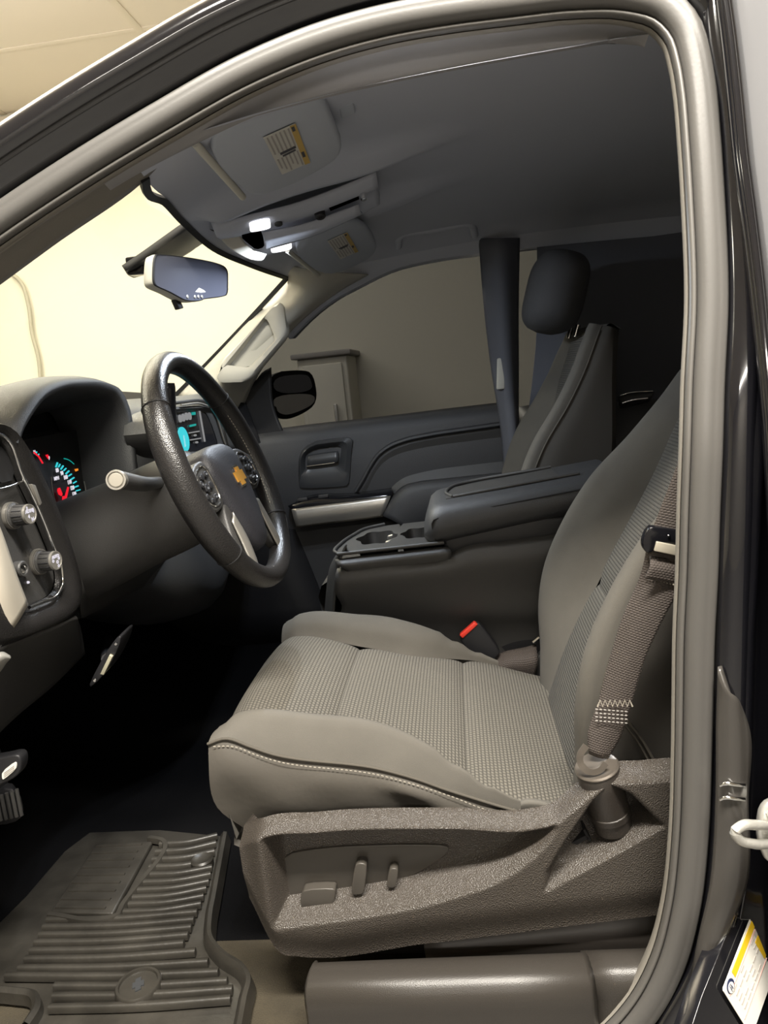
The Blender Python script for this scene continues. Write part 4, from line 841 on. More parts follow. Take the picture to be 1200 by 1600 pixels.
# silver lip and fins in the cup wells
tube('tray_lip', [(-0.262, 0.722, tz(-.27) + 0.003), (-0.273, 0.745, tz(-.27) + 0.003), (-0.272, 0.82, tz(-.27) + 0.003), (-0.255, 0.90, tz(-.26) + 0.003), (-0.228, 0.965, tz(-.23) + 0.003), (-0.19, 0.987, tz(-.19) + 0.003)], 0.004, K['plastic'], cc, n=30, k=8)
tube('tray_lip', [(-0.265, 0.722, tz(-.27) + 0.003), (-0.15, 0.720, tz(-.15) + 0.003), (-0.045, 0.720, tz(-.05) + 0.003)], 0.004, K['plastic'], cc, n=20, k=8)
for hx in (-0.155,):
    for yy in (0.80, 0.86, 0.92):
        prism('cup_fin', [(hx + 0.016, yy - 0.012, tz(hx) - 0.002), (hx + 0.016, yy + 0.012, tz(hx) - 0.002), (hx - 0.024, yy + 0.006, tz(hx) - 0.012), (hx - 0.024, yy - 0.006, tz(hx) - 0.012)], (0, 0, -0.012), K['silver'], cc, 0.003)
prism('small_bin', [(-0.075, 0.76, tz(-.07) + 0.001), (-0.048, 0.76, tz(-.05) + 0.001), (-0.048, 0.95, tz(-.05) + 0.001), (-0.075, 0.95, tz(-.07) + 0.001)], (0, 0, -0.02), K['dark'], cc)
# armrest lid
lx = np.linspace(0, 1, 30)
def lidx(u): return -0.085 + u * 0.39
G = []
for u in lx:
    x = lidx(u); e_ = math.sqrt(max(0.0, 1 - (1 - min(u / 0.10, 1)) ** 2))
    zt = 0.525 + 0.043 * e_ + (x + 0.085) * 0.10; zb = 0.505 - 0.010 * e_ + (x + 0.085) * 0.14; yn = 0.748 - 0.03 * e_; yf = 0.962 + 0.03 * e_
    loop = [(x, yn + 0.010, zb), (x, yn - 0.002, zb + 0.008), (x, yn, (zt + zb) / 2 + 0.002), (x, yn + 0.004, zt - 0.016), (x, yn + 0.022, zt - 0.003), (x, yn + 0.045, zt), (x, (yn + yf) / 2, zt + 0.001), (x, yf - 0.045, zt), (x, yf - 0.015, zt - 0.005), (x, yf, zt - 0.022), (x, yf - 0.008, zb)]
    G.append(spl(loop, 34, True))
lid = grid('armrest_lid', np.array(G), K['soft'], cc, cu=True, cap=True, sharp=70)
lp = []
for u in np.linspace(0.02, 1, 26):
    x = lidx(u); e_ = math.sqrt(max(0.0, 1 - (1 - min(u / 0.16, 1)) ** 2)); lp.append((x, 0.7225, 0.528 + 0.018 * e_ + (x + 0.085) * 0.11))
tube('lid_seam', [(-0.062, 0.725, 0.503)] + lp[1:], 0.0022, K['dark'], lid, n=40, k=6)
tray_t = [(-0.035, 0.785, 0.5755), (0.20, 0.785, 0.600), (0.20, 0.925, 0.600), (-0.035, 0.925, 0.5755)]
prism('lid_tray', tray_t, (0, 0, -0.004), K['plastic'], lid)
tube('tray_rim', [(-0.02, 0.788, 0.578), (0.10, 0.782, 0.591), (0.24, 0.782, 0.604)], 0.004, K['plastic'], lid, n=20, k=8)
tube('tray_rim', [(-0.02, 0.788, 0.578), (-0.035, 0.86, 0.577), (-0.02, 0.925, 0.579), (0.2, 0.93, 0.602)], 0.004, K['plastic'], lid, n=20, k=8)
lt = np.array(Y(825, 776, 0.86)); loft('lid_latch', [[tuple(lt + np.array((-0.012, -0.03, -0.002))), tuple(lt + np.array((0.012, -0.034, 0.0)))], [tuple(lt + np.array((-0.004, 0.0, 0.012))), tuple(lt + np.array((0.018, 0.0, 0.016)))], [tuple(lt + np.array((0.02, 0.05, 0.012))), tuple(lt + np.array((0.045, 0.05, 0.008)))]], 8, 12, K['silver'], lid, thick=0.006)
lathe('round_cover', Y(822, 882, 0.712), (0, -1, 0), [(-0.01, 0.030), (0.002, 0.030), (0.003, 0.026), (0.001, 0.0245), (0.001, 0.004)], K['plastic'], cc, 32)

# ------------------------------------------------------------------ seats
zc = f1([-0.43, -0.405, -0.385, -0.36, -0.22, -0.03, 0.13, 0.19], [0.29, 0.335, 0.352, 0.360, 0.333, 0.276, 0.221, 0.205])
Bb = f1([-0.43, -0.38, -0.30, -0.225, -0.15, -0.077, -0.018, 0.03, 0.19], [0.0, 0.018, 0.036, 0.047, 0.053, 0.042, 0.017, 0.006, 0.004])
SC = 0.42
def xf(v):                                     # front edge in plan
    q = abs(v) / 0.27; return -0.405 + 0.035 * q ** 3
def hwid(x): return 0.190 + 0.062 * sstep(-0.15, 0.035, x)
zseam = f1([-0.43, -0.40, -0.368, -0.286, -0.138, -0.054, 0.021, 0.06], [0.372, 0.378, 0.377, 0.345, 0.314, 0.281, 0.248, 0.236])
def build_cushion(seat):
    cu = grid('seat_cushion', np.array([[(x, SC + v, z) for x, v, z in ((xf(v) + 0.012, v, 0.21), (xf(v) + 0.03, v, 0.20), (0.13, v * .98, 0.15), (0.16, v * .98, 0.19))] for v in np.linspace(-0.255, 0.255, 12)]), K['cloth_side'], seat)
    # three woven insert panels
    cuts = [(-0.41, -0.222), (-0.222, -0.028), (-0.028, 0.18)]
    for xa, xb in cuts:
        G = []
        for u in np.linspace(0, 1, 26):
            row = []
            for w in np.linspace(-1, 1, 26):
                hw = 0.182; x = xa + u * (xb - xa)
                if xa < -0.4: x = (xf(w * .182)) + u * (xb - xf(w * .182))
                hw = float(hwid(x)); v = w * hw
                e_ = min(u, 1 - u) * (xb - xa); puff = 0.008 * (1 - math.exp(-e_ / 0.012)) - 0.006
                if xa < -0.4 and u < 0.5: puff = 0.002
                edge_ = (1 - abs(w)) * hw; puff -= 0.005 * math.exp(-edge_ / 0.006)
                zz = float(zc(x)) + puff + 0.006 * (1 - w * w)
                if xa < -0.4:                       # roll the front lip over
                    f_ = max(0.0, 1 - u / 0.28); zz -= 0.052 * f_ ** 2.2; x += 0.004 * f_ - 0.012 * sin(pi * min(1, u / 0.28)) * f_
                row.append((x, SC + v, zz))
            G.append(row)
        grid('insert_panel', np.array(G), K['weave'], cu)
    # bolsters: inner seam - ridge - outer seam, then side skirt
    seams = {}
    for s in (-1, 1):
        top_, skirt, seam = [], [], []
        for u in np.linspace(0, 1, 40):
            x0_ = xf(s * 0.22); x = x0_ + u * (0.042 - x0_)
            f_ = max(0.0, 1 - u / 0.10); tap = sstep(1.0, 0.72, u)            # the bolster narrows to a point at the rear
            wi = min(float(hwid(x)), 0.2535) - 0.001; wo = 0.258; wr = wi + (wo - wi) * 0.52
            zi = float(zc(x)) - 0.003 - 0.045 * f_ ** 2; zr = max(float(zc(x)) + float(Bb(x)), float(zseam(x)) + 0.006 * tap) + 0.003 - 0.018 * f_ ** 2
            zo = float(zseam(x)) - 0.012 * f_ ** 2
            zr += 0.0035 * sin(u * 62) * sstep(0.70, 0.78, u) * sstep(0.97, 0.90, u); zo += 0.0015 * sin(u * 62 + 1) * sstep(0.70, 0.78, u)
            fx = 0.008 * f_
            loop = [(x + fx, SC + s * wi, zi), (x + fx, SC + s * (wi * .6 + wr * .4), zi * .3 + zr * .7 + 0.001), (x + fx, SC + s * wr, zr), (x + fx, SC + s * (wr * .35 + wo * .65), zr * .45 + zo * .55 + 0.002), (x + fx, SC + s * wo, zo)]
            top_.append(spl(loop, 16)); so = np.array(loop[-1]); seam.append(so)
            wob = 0.003 * sin(u * 17) * sin(u * 5 + 1)
            skirt.append(spl([tuple(so + np.array((0, -s * 0.002, -0.001))), (x + fx, SC + s * (wo + 0.006 + wob), zo - 0.02), (x + fx * 1.0, SC + s * (wo + 0.004 - wob), min(0.275, zo - 0.035)), (x + 0.012 + 0.03 * f_, SC + s * (wo - 0.012), 0.225)], 14))
        bo = grid('bolster', np.array(top_), K['cloth'], cu)
        sk = grid('side_skirt', np.array(skirt), K['skirt'], cu)
        sm = np.array(seam); off = np.array((0, s * 0.003, 0.0015))
        tube('piping', [tuple(p) for p in (sm + off * .3)[::3]], 0.0022, K['piping'], cu, n=60, k=7)
        if s < 0: stitches('stitching', [tuple(p) for p in (sm + np.array((0, -0.0055, -0.006)))[1::3]], K['thread'], cu)
        # front corner of the bolster
        fr_ = [top_[0], top_[0] * np.array((1, 1, 1)) + np.array((0.006, 0, -0.03)), top_[0] * np.array((1, 1, 0)) + np.array((0.02, 0, 0.22))]
        grid('front_skirt', np.array(fr_), K['cloth'], cu)
    # front skirt under the insert
    fs = [[(xf(v) + 0.0, SC + v, float(zc(xf(v))) - 0.052) for v in np.linspace(-0.182, 0.182, 14)], [(xf(v) + 0.006, SC + v, 0.26) for v in np.linspace(-0.182, 0.182, 14)], [(xf(v) + 0.02, SC + v, 0.20) for v in np.linspace(-0.182, 0.182, 14)]]
    grid('front_skirt', np.array(fs), K['weave'], cu)
    return cu
Dd = f1([-0.02, 0.0, 0.06, 0.13, 0.20, 0.30, 0.40, 0.50, 0.58, 0.66, 0.71, 0.74], [0.02, 0.03, 0.055, 0.088, 0.108, 0.113, 0.100, 0.068, 0.048, 0.034, 0.018, -0.02])
Ww = f1([-0.02, 0.05, 0.15, 0.30, 0.45, 0.56, 0.64, 0.70, 0.74], [0.225, 0.235, 0.25, 0.25, 0.243, 0.228, 0.210, 0.180, 0.14])
Ic = f1([-0.02, 0.1, 0.25, 0.45, 0.62, 0.70, 0.74], [0.02, 0.032, 0.030, 0.020, 0.020, 0.008, -0.03])
def bdp(s): return -0.095 + 0.065 * float(sstep(0.30, 0.72, s))
def build_back(seat, piv, tilt, weave='weave_dk', top_s=0.74):
    ta = np.array((sin(tilt), 0, cos(tilt))); fa = np.array((-cos(tilt), 0, sin(tilt)))
    def P(s, v, d): return tuple(np.array(piv) + ta * s + fa * d + np.array((0, v, 0)))
    bk = grid('seat_back', np.array([[P(s, -float(Ww(s)) * 1.0, bdp(s)), P(s, -float(Ww(s)) * 0.8, bdp(s) - 0.02), P(s, 0, bdp(s) - 0.024), P(s, float(Ww(s)) * .8, bdp(s) - 0.02), P(s, float(Ww(s)) * 1.0, bdp(s))] for s in np.linspace(0.0, top_s, 20)]), K['cloth_side'], seat)
    ss = np.linspace(-0.02, top_s, 56)
    iw = lambda s: 0.150 - 0.035 * sstep(0.5, 0.74, s)
    # two insert panels split by the cross seam
    for sa, sb_ in ((-0.02, 0.235), (0.235, top_s)):
        G = []
        for s in np.linspace(sa, sb_, 26):
            row = []
            for w in np.linspace(-1, 1, 26):
                s2 = s - 0.0 * w; e_ = min(abs(s - 0.235), 1); puff = 0.007 * (1 - math.exp(-e_ / 0.012)) - 0.006
                puff -= 0.006 * math.exp(-(1 - abs(w)) * 0.15 / 0.006)
                row.append(P(s2, w * float(iw(s)), float(Ic(s)) + puff + 0.004 * (1 - w * w)))
            G.append(row)
        grid('insert_panel', np.array(G), K[weave], bk)
    for sgn in (-1, 1):
        front, side, seam = [], [], []
        for s in ss:
            W_ = float(Ww(s)); D_ = max(float(Dd(s)), float(Ic(s)) - 0.002); I_ = float(Ic(s)) - 0.006; a = float(iw(s))
            loop = [P(s, sgn * a, I_), P(s, sgn * (a * .62 + W_ * .38), I_ * .35 + D_ * .65), P(s, sgn * (a * .25 + W_ * .75), D_), P(s, sgn * (W_ * 0.975 + a * .025), D_ - 0.008), P(s, sgn * W_, D_ - 0.028)]
            front.append(spl(loop, 18)); seam.append(np.array(loop[-1]))
            side.append(spl([P(s, sgn * (W_ - 0.001), D_ - 0.029), P(s, sgn * (W_ + 0.004), D_ - 0.05), P(s, sgn * (W_ + 0.003), (D_ - 0.05 + bdp(s)) / 2), P(s, sgn * W_, bdp(s))], 12))
        grid('bolster', np.array(front), K['cloth'], bk)
        grid('side_panel', np.array(side), K['cloth_side'], bk)
        sm = np.array(seam); tube('piping', [tuple(p + np.array((0, sgn * 0.0008, 0))) for p in sm[::3]], 0.002, K['piping'], bk, n=60, k=7)
        if sgn < 0: stitches('stitching', [tuple(p + fa * 0.0065 + np.array((0, -0.0012 + 0.0022, 0))) for p in sm[2:-3:3]], K['thread'], bk)
    tl = []
    s = top_s
    capr = [P(s, -float(Ww(s)), -0.012), P(s, -float(iw(s)), float(Ic(s))), P(s, 0, float(Ic(s)) + 0.002), P(s, float(iw(s)), float(Ic(s))), P(s, float(Ww(s)), -0.012)]
    capm = [tuple(np.array(P(s + 0.008, v, -0.02))) for v in np.linspace(-float(Ww(s)) * .95, float(Ww(s)) * .95, 5)]
    capb = [P(s, v, bdp(s) - 0.02) for v in np.linspace(-float(Ww(s)), float(Ww(s)), 5)]
    loft('top_panel', [capr, capm, capb], 20, 10, K['cloth_side'], bk)
    return P, bk
def build_headrest(seat, P, d0=-0.03, h=0.185, w=0.135, s0=0.79, dk=0.05, pdx=0.0):
    hr = []
    for k in np.linspace(0, 1, 16):
        e_ = math.sqrt(max(0.02, 1 - (2 * k - 1) ** 4)); ww = w * (0.86 + 0.14 * e_) * (0.35 + 0.65 * e_); dd = dk * (0.25 + 0.75 * e_)
        hr.append([P(s0 + h * k, ww * np.sign(cos(q)) * abs(cos(q)) ** 0.6, d0 + dd * np.sign(sin(q)) * abs(sin(q)) ** 0.8) for q in np.linspace(0, 2*pi, 33)[:-1]])
    h_ = loft('headrest', hr, 40, 24, K['headrest'], seat, closed=True, cap=True)
    for v in (-0.055, 0.055):
        tube('headrest_post', [P(0.69, v, d0 - pdx), P(s0 + 0.03, v, d0 - pdx)], 0.0065, K['chrome'], h_, k=12)
    return h_

ds = thing('driver_seat', 'grey woven cloth driver seat with power switches on its side shield', 'seat', (0.0, SC, 0.0))
build_cushion(ds)
P_, bk = build_back(ds, (0.145, SC, 0.215), radians(27))
build_headrest(ds, P_)
# rear corner tuck of cushion and gather
loft('fabric_tuck', [[Y(795, 1264, 0.19), Y(815, 1247, 0.20), Y(845, 1248, 0.20), Y(868, 1254, 0.19)], [Y(798, 1268, 0.16), Y(818, 1255, 0.165), Y(845, 1256, 0.165), Y(866, 1262, 0.16)], [Y(800, 1276, 0.17), Y(820, 1274, 0.17), Y(845, 1276, 0.17), Y(864, 1276, 0.17)]], 20, 8, K['cloth'], ds, thick=0.003)
# side shield as a relief
ztop = f1([-0.345, -0.31, -0.22, -0.05, 0.05, 0.08, 0.105, 0.135, 0.20, 0.30], [0.250, 0.275, 0.285, 0.282, 0.276, 0.283, 0.303, 0.327, 0.335, 0.335])
zbot = f1([-0.345, -0.32, -0.296, -0.27, -0.10, 0.10, 0.30], [0.19, 0.125, 0.092, 0.086, 0.100, 0.121, 0.142])
zcv = f1([-0.345, -0.279, -0.183, -0.063, 0.021, 0.065, 0.09, 0.12], [0.130, 0.141, 0.152, 0.175, 0.208, 0.245, 0.28, 0.34])
pk = np.array([(0.062, 0.178), (0.066, 0.205), (0.098, 0.255), (0.128, 0.298), (0.148, 0.318), (0.172, 0.305), (0.207, 0.262)])
def poly_d(x, z, Q):
    """signed distance inside a convex-ish polygon"""
    d = 1e9; ins = False; n = len(Q)
    for i in range(n):
        a, b = Q[i], Q[(i + 1) % n]; e = b - a; w = np.array((x, z)) - a
        q = w - e * np.clip(w.dot(e) / e.dot(e), 0, 1); d = min(d, q.dot(q))
        if (a[1] > z) != (b[1] > z) and x < (b[0] - a[0]) * (z - a[1]) / (b[1] - a[1]) + a[0]: ins = not ins
    return math.sqrt(d) * (1 if ins else -1)
G = []
for x in np.linspace(-0.335, 0.30, 170):
    row = []
    zt_, zb_ = float(ztop(x)), float(zbot(x))
    for v in np.linspace(0, 1, 84):
        z = zb_ + v * (zt_ - zb_)
        y = 0.086
        y += 0.012 * sstep(0.05, 0.0, z - zb_) * 0.8                                   # tucks in at the bottom
        din = min((z - float(zcv(x))) * 0.85, x + 0.296 - 0.15 * (0.14 - z) * 0, (zt_ - 0.016) - z, (0.078 - x) * 3)
        y += 0.040 * sstep(-0.006, 0.020, din)
        y += 0.030 * sstep(0.016, 0.0, zt_ - z) ** 1.2                                 # top lip rolls over
        y += 0.02 * sstep(-0.295, -0.335, x)
        pd_ = poly_d(x, z, pk); y += 0.065 * sstep(-0.003, 0.008, pd_) * (0.25 + 0.75 * sstep(0.178, 0.25, z + (0.207 - x) * -0.35 + 0.02))
        row.append((x, y, z))
    G.append(row)
sh_ = grid('side_shield', np.array(G), K['shield'], ds)
loft('shield_return', [[tuple(p) for p in np.array(G)[:1, :, :][0]], [tuple(p + np.array((0.01, 0.05, 0))) for p in np.array(G)[0]]], 30, 4, K['shield'], ds)
swp = chaikin([(430, 1338), (446, 1420), (470, 1420), (545, 1405), (612, 1385), (665, 1358), (695, 1338), (704, 1325), (690, 1320), (600, 1320), (500, 1325)], 2)
pl = prism('switch_plate', dY(swp, 0.1225), (0, 0.006, 0), K['switch'], sh_, 0.0012)
def switch(pts, d, name='seat_switch'):
    P = dY(pts, 0.1225); prism(name, P, (0, -d, 0), K['switch'], pl, 0.004, 4)
switch(chaikin([(473, 1385), (480, 1378), (522, 1376), (528, 1380), (524, 1400), (516, 1407), (478, 1408), (473, 1404)], 1), 0.016)
switch(chaikin([(556, 1342), (562, 1337), (572, 1338), (576, 1343), (571, 1382), (566, 1386), (554, 1386), (551, 1381)], 1), 0.016)
switch(chaikin([(609, 1349), (613, 1346), (620, 1346), (624, 1350), (620, 1373), (616, 1376), (608, 1376), (605, 1372)], 1), 0.015)
# pocket floor lines, riser below
prism('pocket_rib', dY([(872, 1330), (876, 1326), (914, 1306), (920, 1310), (880, 1331), (877, 1342), (873, 1342)], 0.118), (0, 0.02, 0), K['dark'], sh_)
prism('pocket_rib', dY([(911, 1297), (914, 1296), (924, 1313), (920, 1315)], 0.118), (0, 0.02, 0), K['dark'], sh_)
loft('seat_riser', [dY([(664, 1462), (800, 1446), (1080, 1412)], 0.135), dY([(664, 1478), (800, 1466), (1080, 1440)], 0.122), dY([(668, 1498), (800, 1490), (1080, 1474)], 0.125)], 14, 8, K['riser'], ds, thick=0.01)
box('seat_track', (-0.22, 0.17, 0.02), (0.25, 0.20, 0.085), K['plastic_dk'], ds, 0.006)
box('seat_track', (-0.22, 0.60, 0.0), (0.25, 0.64, 0.15), K['plastic_dk'], ds, 0.006)
# lower corner seam of the seat back's side
tube('corner_seam', dY([(980, 1126), (1000, 1152), (1022, 1190)], 0.164), 0.0025, K['piping'], bk, n=12, k=6)
tube('corner_seam', dY([(975, 1130), (995, 1157), (1016, 1194)], 0.164), 0.0018, K['piping'], bk, n=12, k=6)

# belt buckle on the inner side
bk_t = thing('belt_buckle', 'black seat belt buckle with red release button beside the console', 'seat belt buckle', Y(800, 1050, 0.70))
prism('buckle_housing', dY(chaikin([(718, 994), (744, 972), (752, 976), (783, 1018), (778, 1027), (757, 1044), (750, 1040), (720, 1004)], 1), 0.692), (0, 0.022, 0), K['plastic_dk'], bk_t, 0.004)
prism('release_button', dY([(718, 993), (741, 973), (747, 976), (723, 998)], 0.688), (0, 0.016, 0), K['red'], bk_t, 0.002)
loft('buckle_stalk', [dY([(762, 1036), (785, 1022), (826, 1012), (838, 1008)], 0.712), dY([(770, 1046), (795, 1036), (826, 1030), (840, 1028)], 0.692), dY([(782, 1058), (800, 1056), (818, 1060), (834, 1056)], 0.70)], 14, 10, K['webbing'], bk_t, thick=0.006)
prism('anchor_cover', dY(chaikin([(834, 1032), (852, 1014), (860, 1030), (862, 1064), (826, 1060)], 1), 0.70), (0, 0.02, 0), K['plastic'], bk_t, 0.004)
tube('anchor_bolt', dY([(833, 1004), (843, 996)], 0.70), 0.004, K['chrome'], bk_t, k=10)

# driver belt
sbt = thing('seat_belt', 'dark driver seat belt hanging beside the seat with its latch plate', 'seat belt', Y(945, 1190, 0.115))
bl = [(920, 1178, 0.12), (918, 1150, 0.122), (934, 1098, 0.124), (952, 1030, 0.124), (972, 965, 0.12), (1002, 893, 0.112), (1012, 850, 0.108), (1046, 757, 0.10), (1086, 650, 0.098), (1112, 560, 0.105)]
br = [(950, 1186, 0.12), (967, 1158, 0.118), (988, 1098, 0.112), (1008, 1030, 0.105), (1038, 965, 0.098), (1072, 900, 0.094), (1085, 850, 0.092), (1106, 770, 0.092), (1136, 680, 0.09), (1150, 560, 0.10)]
L_ = spl([Y(*p) for p in bl], 60); R_ = spl([Y(*p) for p in br], 60)
G = np.stack([L_ * (1 - k) + R_ * k + np.array((0, -0.004 * sin(pi * k), 0)) for k in np.linspace(0, 1, 12)], 1)
grid('webbing', G[:, :, :], K['webbing'], sbt, thick=0.0016)
zz = []
for i in range(15):
    k = i / 14; a = np.array(Y(934 + 54 * k, 1098 - (4 if i % 2 else -6) - 2 * k * 0, 0.1165 - 0.0125 * k)); zz.append(tuple(a))
bm = bmesh.new(); bm.free()
sweep('zigzag_stitch', zz, circ(0.0012, 6), K['thread'], sbt, n=None)
for k in range(4): stitches('bar_stitch', [Y(930, 1108 + k * 6, 0.1155), Y(955, 1110 + k * 6, 0.1125), Y(981, 1112 + k * 6, 0.1075)], K['greyink'], sbt, 0.005, 0.0035, 0.0007)
stitches('bar_stitch', [Y(1008, 902, 0.105), Y(1030, 907, 0.098), Y(1066, 917, 0.089)], K['thread'], sbt, 0.0035, 0.002, 0.001)
# latch plate
tp = prism('latch_body', dY(chaikin([(1003, 850), (1012, 826), (1022, 822), (1095, 834), (1096, 858), (1030, 846), (1022, 862), (1010, 866)], 2), 0.090), (0, 0.014, 0), K['gloss'], sbt, 0.004)
prism('latch_plate', dY([(1026, 846), (1094, 860), (1092, 876), (1022, 861)], 0.088), (0, 0.004, 0), mat('latch_steel', (0.66, 0.61, 0.50), 0.35, metal=0.5), sbt, 0.001)
lathe('rivet', Y(1045, 838, 0.0895), (0, -1, 0), [(0, 0.002), (0.0015, 0.0015)], K['chrome'], sbt, 10)
loft('belt_fold', [dY([(1016, 868), (1045, 873), (1090, 884)], 0.098), dY([(1016, 885), (1045, 890), (1090, 900)], 0.090), dY([(1008, 904), (1040, 910), (1090, 922)], 0.092)], 12, 8, K['webbing'], sbt, thick=0.003)
# anchor boot
ax0, ax1 = np.array(Y(932, 1197, 0.112)), np.array(Y(958, 1290, 0.125)); axv = ax1 - ax0; LN = np.linalg.norm(axv)
bt_ = lathe('anchor_boot', ax0, tuple(axv), [(0.012, 0.018), (0.0, 0.0262), (0.002, 0.0275), (LN * .3, 0.0268), (LN * .7, 0.0255), (LN * .71, 0.0266), (LN * .80, 0.0264), (LN * .81, 0.0250), (LN, 0.024)], K['boot'], sbt, 30, sharp=40)
lathe('boot_rim', ax0 - axv * 0.004, tuple(axv), [(0, 0.0225), (-0.001, 0.026), (0.001, 0.028), (0.0025, 0.028)], K['darksteel'], sbt, 30)
cring = [Y(916, 1165, 0.098), Y(907, 1178, 0.096), Y(907, 1192, 0.096), Y(914, 1202, 0.094), Y(926, 1206, 0.093), Y(938, 1202, 0.094), Y(946, 1192, 0.098)]
sweep('anchor_ring', cring, rect2(-0.004, -0.0015, 0.004, 0.0015), K['darksteel'], sbt, n=26)

# passenger seat
ps = thing('passenger_seat', 'shaded grey front passenger seat beyond the console with headrest', 'seat', (0.1, 1.29, 0.0))
PPs, pbk = build_back(ps, (0.155, 1.29, 0.235), radians(17), top_s=0.70)
build_headrest(ps, lambda s, v, d: PPs(s - 0.02, v, d), d0=0.105, h=0.20, w=0.185, s0=0.69, dk=0.07, pdx=0.07)
loft('seat_cushion', [[(-0.36, y, 0.20) for y in (1.04, 1.29, 1.54)], [(-0.37, y, 0.34) for y in (1.04, 1.29, 1.54)], [(-0.30, y, 0.37) for y in (1.04, 1.29, 1.54)], [(0.15, y, 0.30) for y in (1.04, 1.29, 1.54)]], 10, 20, K['cloth'], ps)
box('seat_base', (-0.33, 1.08, 0.0), (0.2, 1.5, 0.28), K['plastic_dk'], ps, 0.02)

# rear bench in the dark
rb_ = thing('rear_bench', 'dark rear bench seat barely visible behind the front seats', 'seat', (1.1, 0.86, 0.0))
loft('bench_back', [[(1.02, y, 0.38) for y in (0.16, 0.86, 1.58)], [(1.06, y, 0.45) for y in (0.16, 0.86, 1.58)], [(1.20, y, 0.86) for y in (0.16, 0.86, 1.58)], [(1.27, y, 0.88) for y in (0.16, 0.86, 1.58)], [(1.29, y, 0.40) for y in (0.16, 0.86, 1.58)]], 16, 26, K['cloth_side'], rb_)
loft('bench_cushion', [[(0.60, y, 0.10) for y in (0.16, 0.86, 1.58)], [(0.58, y, 0.36) for y in (0.16, 0.86, 1.58)], [(0.66, y, 0.40) for y in (0.16, 0.86, 1.58)], [(1.06, y, 0.37) for y in (0.16, 0.86, 1.58)]], 16, 20, K['cloth_side'], rb_)
for y in (0.42, 1.30):
    hrs = [[(1.235 + 0.045 * cos(q) * e, y + 0.12 * np.sign(sin(q)) * abs(sin(q)) ** .6 * e, z) for q in np.linspace(0, 2*pi, 25)[:-1]] for z, e in ((0.90, 0.75), (0.92, 1), (1.02, 1), (1.05, 0.7))]
    h_ = loft('headrest', hrs, 30, 14, K['cloth_side'], rb_, closed=True, cap=True)
    for dy in (-0.04, 0.04): tube('headrest_post', [(1.235, y + dy, 0.86), (1.235, y + dy, 0.92)], 0.006, K['chrome'], h_, k=8)

# ------------------------------------------------------------------ footwell
fm = thing('floor_mat', 'black ribbed rubber floor mat with round emblem in driver footwell', 'floor mat', (-0.55, 0.28, 0.0))
mz = 0.02
mpx = [(352, 1306), (345, 1345), (335, 1400), (329, 1440), (329, 1468), (345, 1490), (384, 1520), (394, 1533), (388, 1565), (378, 1620), (30, 1640), (44, 1600), (56, 1572), (50, 1558), (20, 1553), (-60, 1550), (-110, 1600), (-60, 1500), (40, 1400), (100, 1330), (140, 1300), (250, 1296)]
prism('mat_sheet', [Z(a, b, mz - 0.011) for a, b in mpx], (0, 0, -0.010), K['rubber'], fm, 0.003)
edge_ = [(352, 1306), (345, 1345), (335, 1400), (328, 1440), (328, 1468), (345, 1492), (382, 1520), (388, 1533), (382, 1565), (372, 1620)]
sweep('mat_edge', [Z(a, b, mz) for a, b in edge_], [(-0.010, -0.014), (-0.008, 0.004), (-0.002, 0.010), (0.004, 0.008), (0.009, -0.014)], K['rubber'], fm, ref=(0, 0, 1), n=60, open_prof=True)
sweep('mat_edge', [Z(a, b, mz) for a, b in [(40, 1604), (57, 1574), (52, 1556), (22, 1550), (-60, 1548)]], [(-0.008, -0.014), (-0.006, 0.003), (0.0, 0.008), (0.006, 0.003), (0.008, -0.014)], K['rubber'], fm, ref=(0, 0, 1), n=40, open_prof=True)
ends_r = [(340, 1308), (338, 1320), (336, 1333), (334, 1346), (332, 1358), (330, 1369), (327, 1380), (323, 1391), (319, 1403), (315, 1415), (309, 1428), (304, 1440), (300, 1452), (295, 1464), (288, 1477), (306, 1490), (326, 1506), (342, 1522), (356, 1536), (364, 1549), (361, 1564)]
ends_l = [(250, 1322), (244, 1334), (239, 1346), (234, 1358), (228, 1370), (222, 1382), (216, 1394), (208, 1406), (202, 1416), (194, 1428), (74, 1441), (68, 1452), (62, 1464), (55, 1476), (48, 1489), (40, 1502), (30, 1516), (10, 1528), (86, 1544), (84, 1560), (78, 1578)]
for (la, lb), (ra, rb2) in zip(ends_l, ends_r):
    mx_, my_ = (la + ra) / 2, (lb + rb2) / 2 + 3.5
    path = [Z(la, lb, mz - 0.006), Z(mx_, my_, mz - 0.006), Z(ra, rb2, mz - 0.006)]
    pieces = [path]
    sweep('rib', path, [(-0.0052, -0.002), (-0.0048, 0.0062), (-0.003, 0.0085), (0.003, 0.0085), (0.0048, 0.0062), (0.0052, -0.002)], K['rubber'], fm, ref=(0, 0, 1), n=18, sharp=60)
hp = [Z(a, b, mz) for a, b in ((150, 1318), (238, 1314), (176, 1427), (78, 1425))]
prism('heel_pad', hp, (0, 0, -0.01), K['rubber'], fm, 0.003)
sweep('heel_pad_edge', [Z(a, b, mz) for a, b in ((232, 1310), (248, 1312), (190, 1418), (182, 1432), (168, 1436), (76, 1430))], [(-0.006, -0.006), (-0.004, 0.004), (0.004, 0.004), (0.006, -0.006)], K['rubber'], fm, ref=(0, 0, 1), n=40, open_prof=True)
for k in range(9):
    f_ = (k + 0.5) / 9
    a = np.array(hp[0]) * (1 - f_) + np.array(hp[3]) * f_; b = np.array(hp[1]) * (1 - f_) + np.array(hp[2]) * f_
    sweep('heel_rib', [tuple(a * .95 + b * .05), tuple(a * .15 + b * .85)], [(-0.0035, -0.001), (-0.002, 0.0025), (0.002, 0.0025), (0.0035, -0.001)], K['rubber'], fm, ref=(0, 0, 1), n=4)
dc = np.array(Z(216, 1538, mz + 0.004))
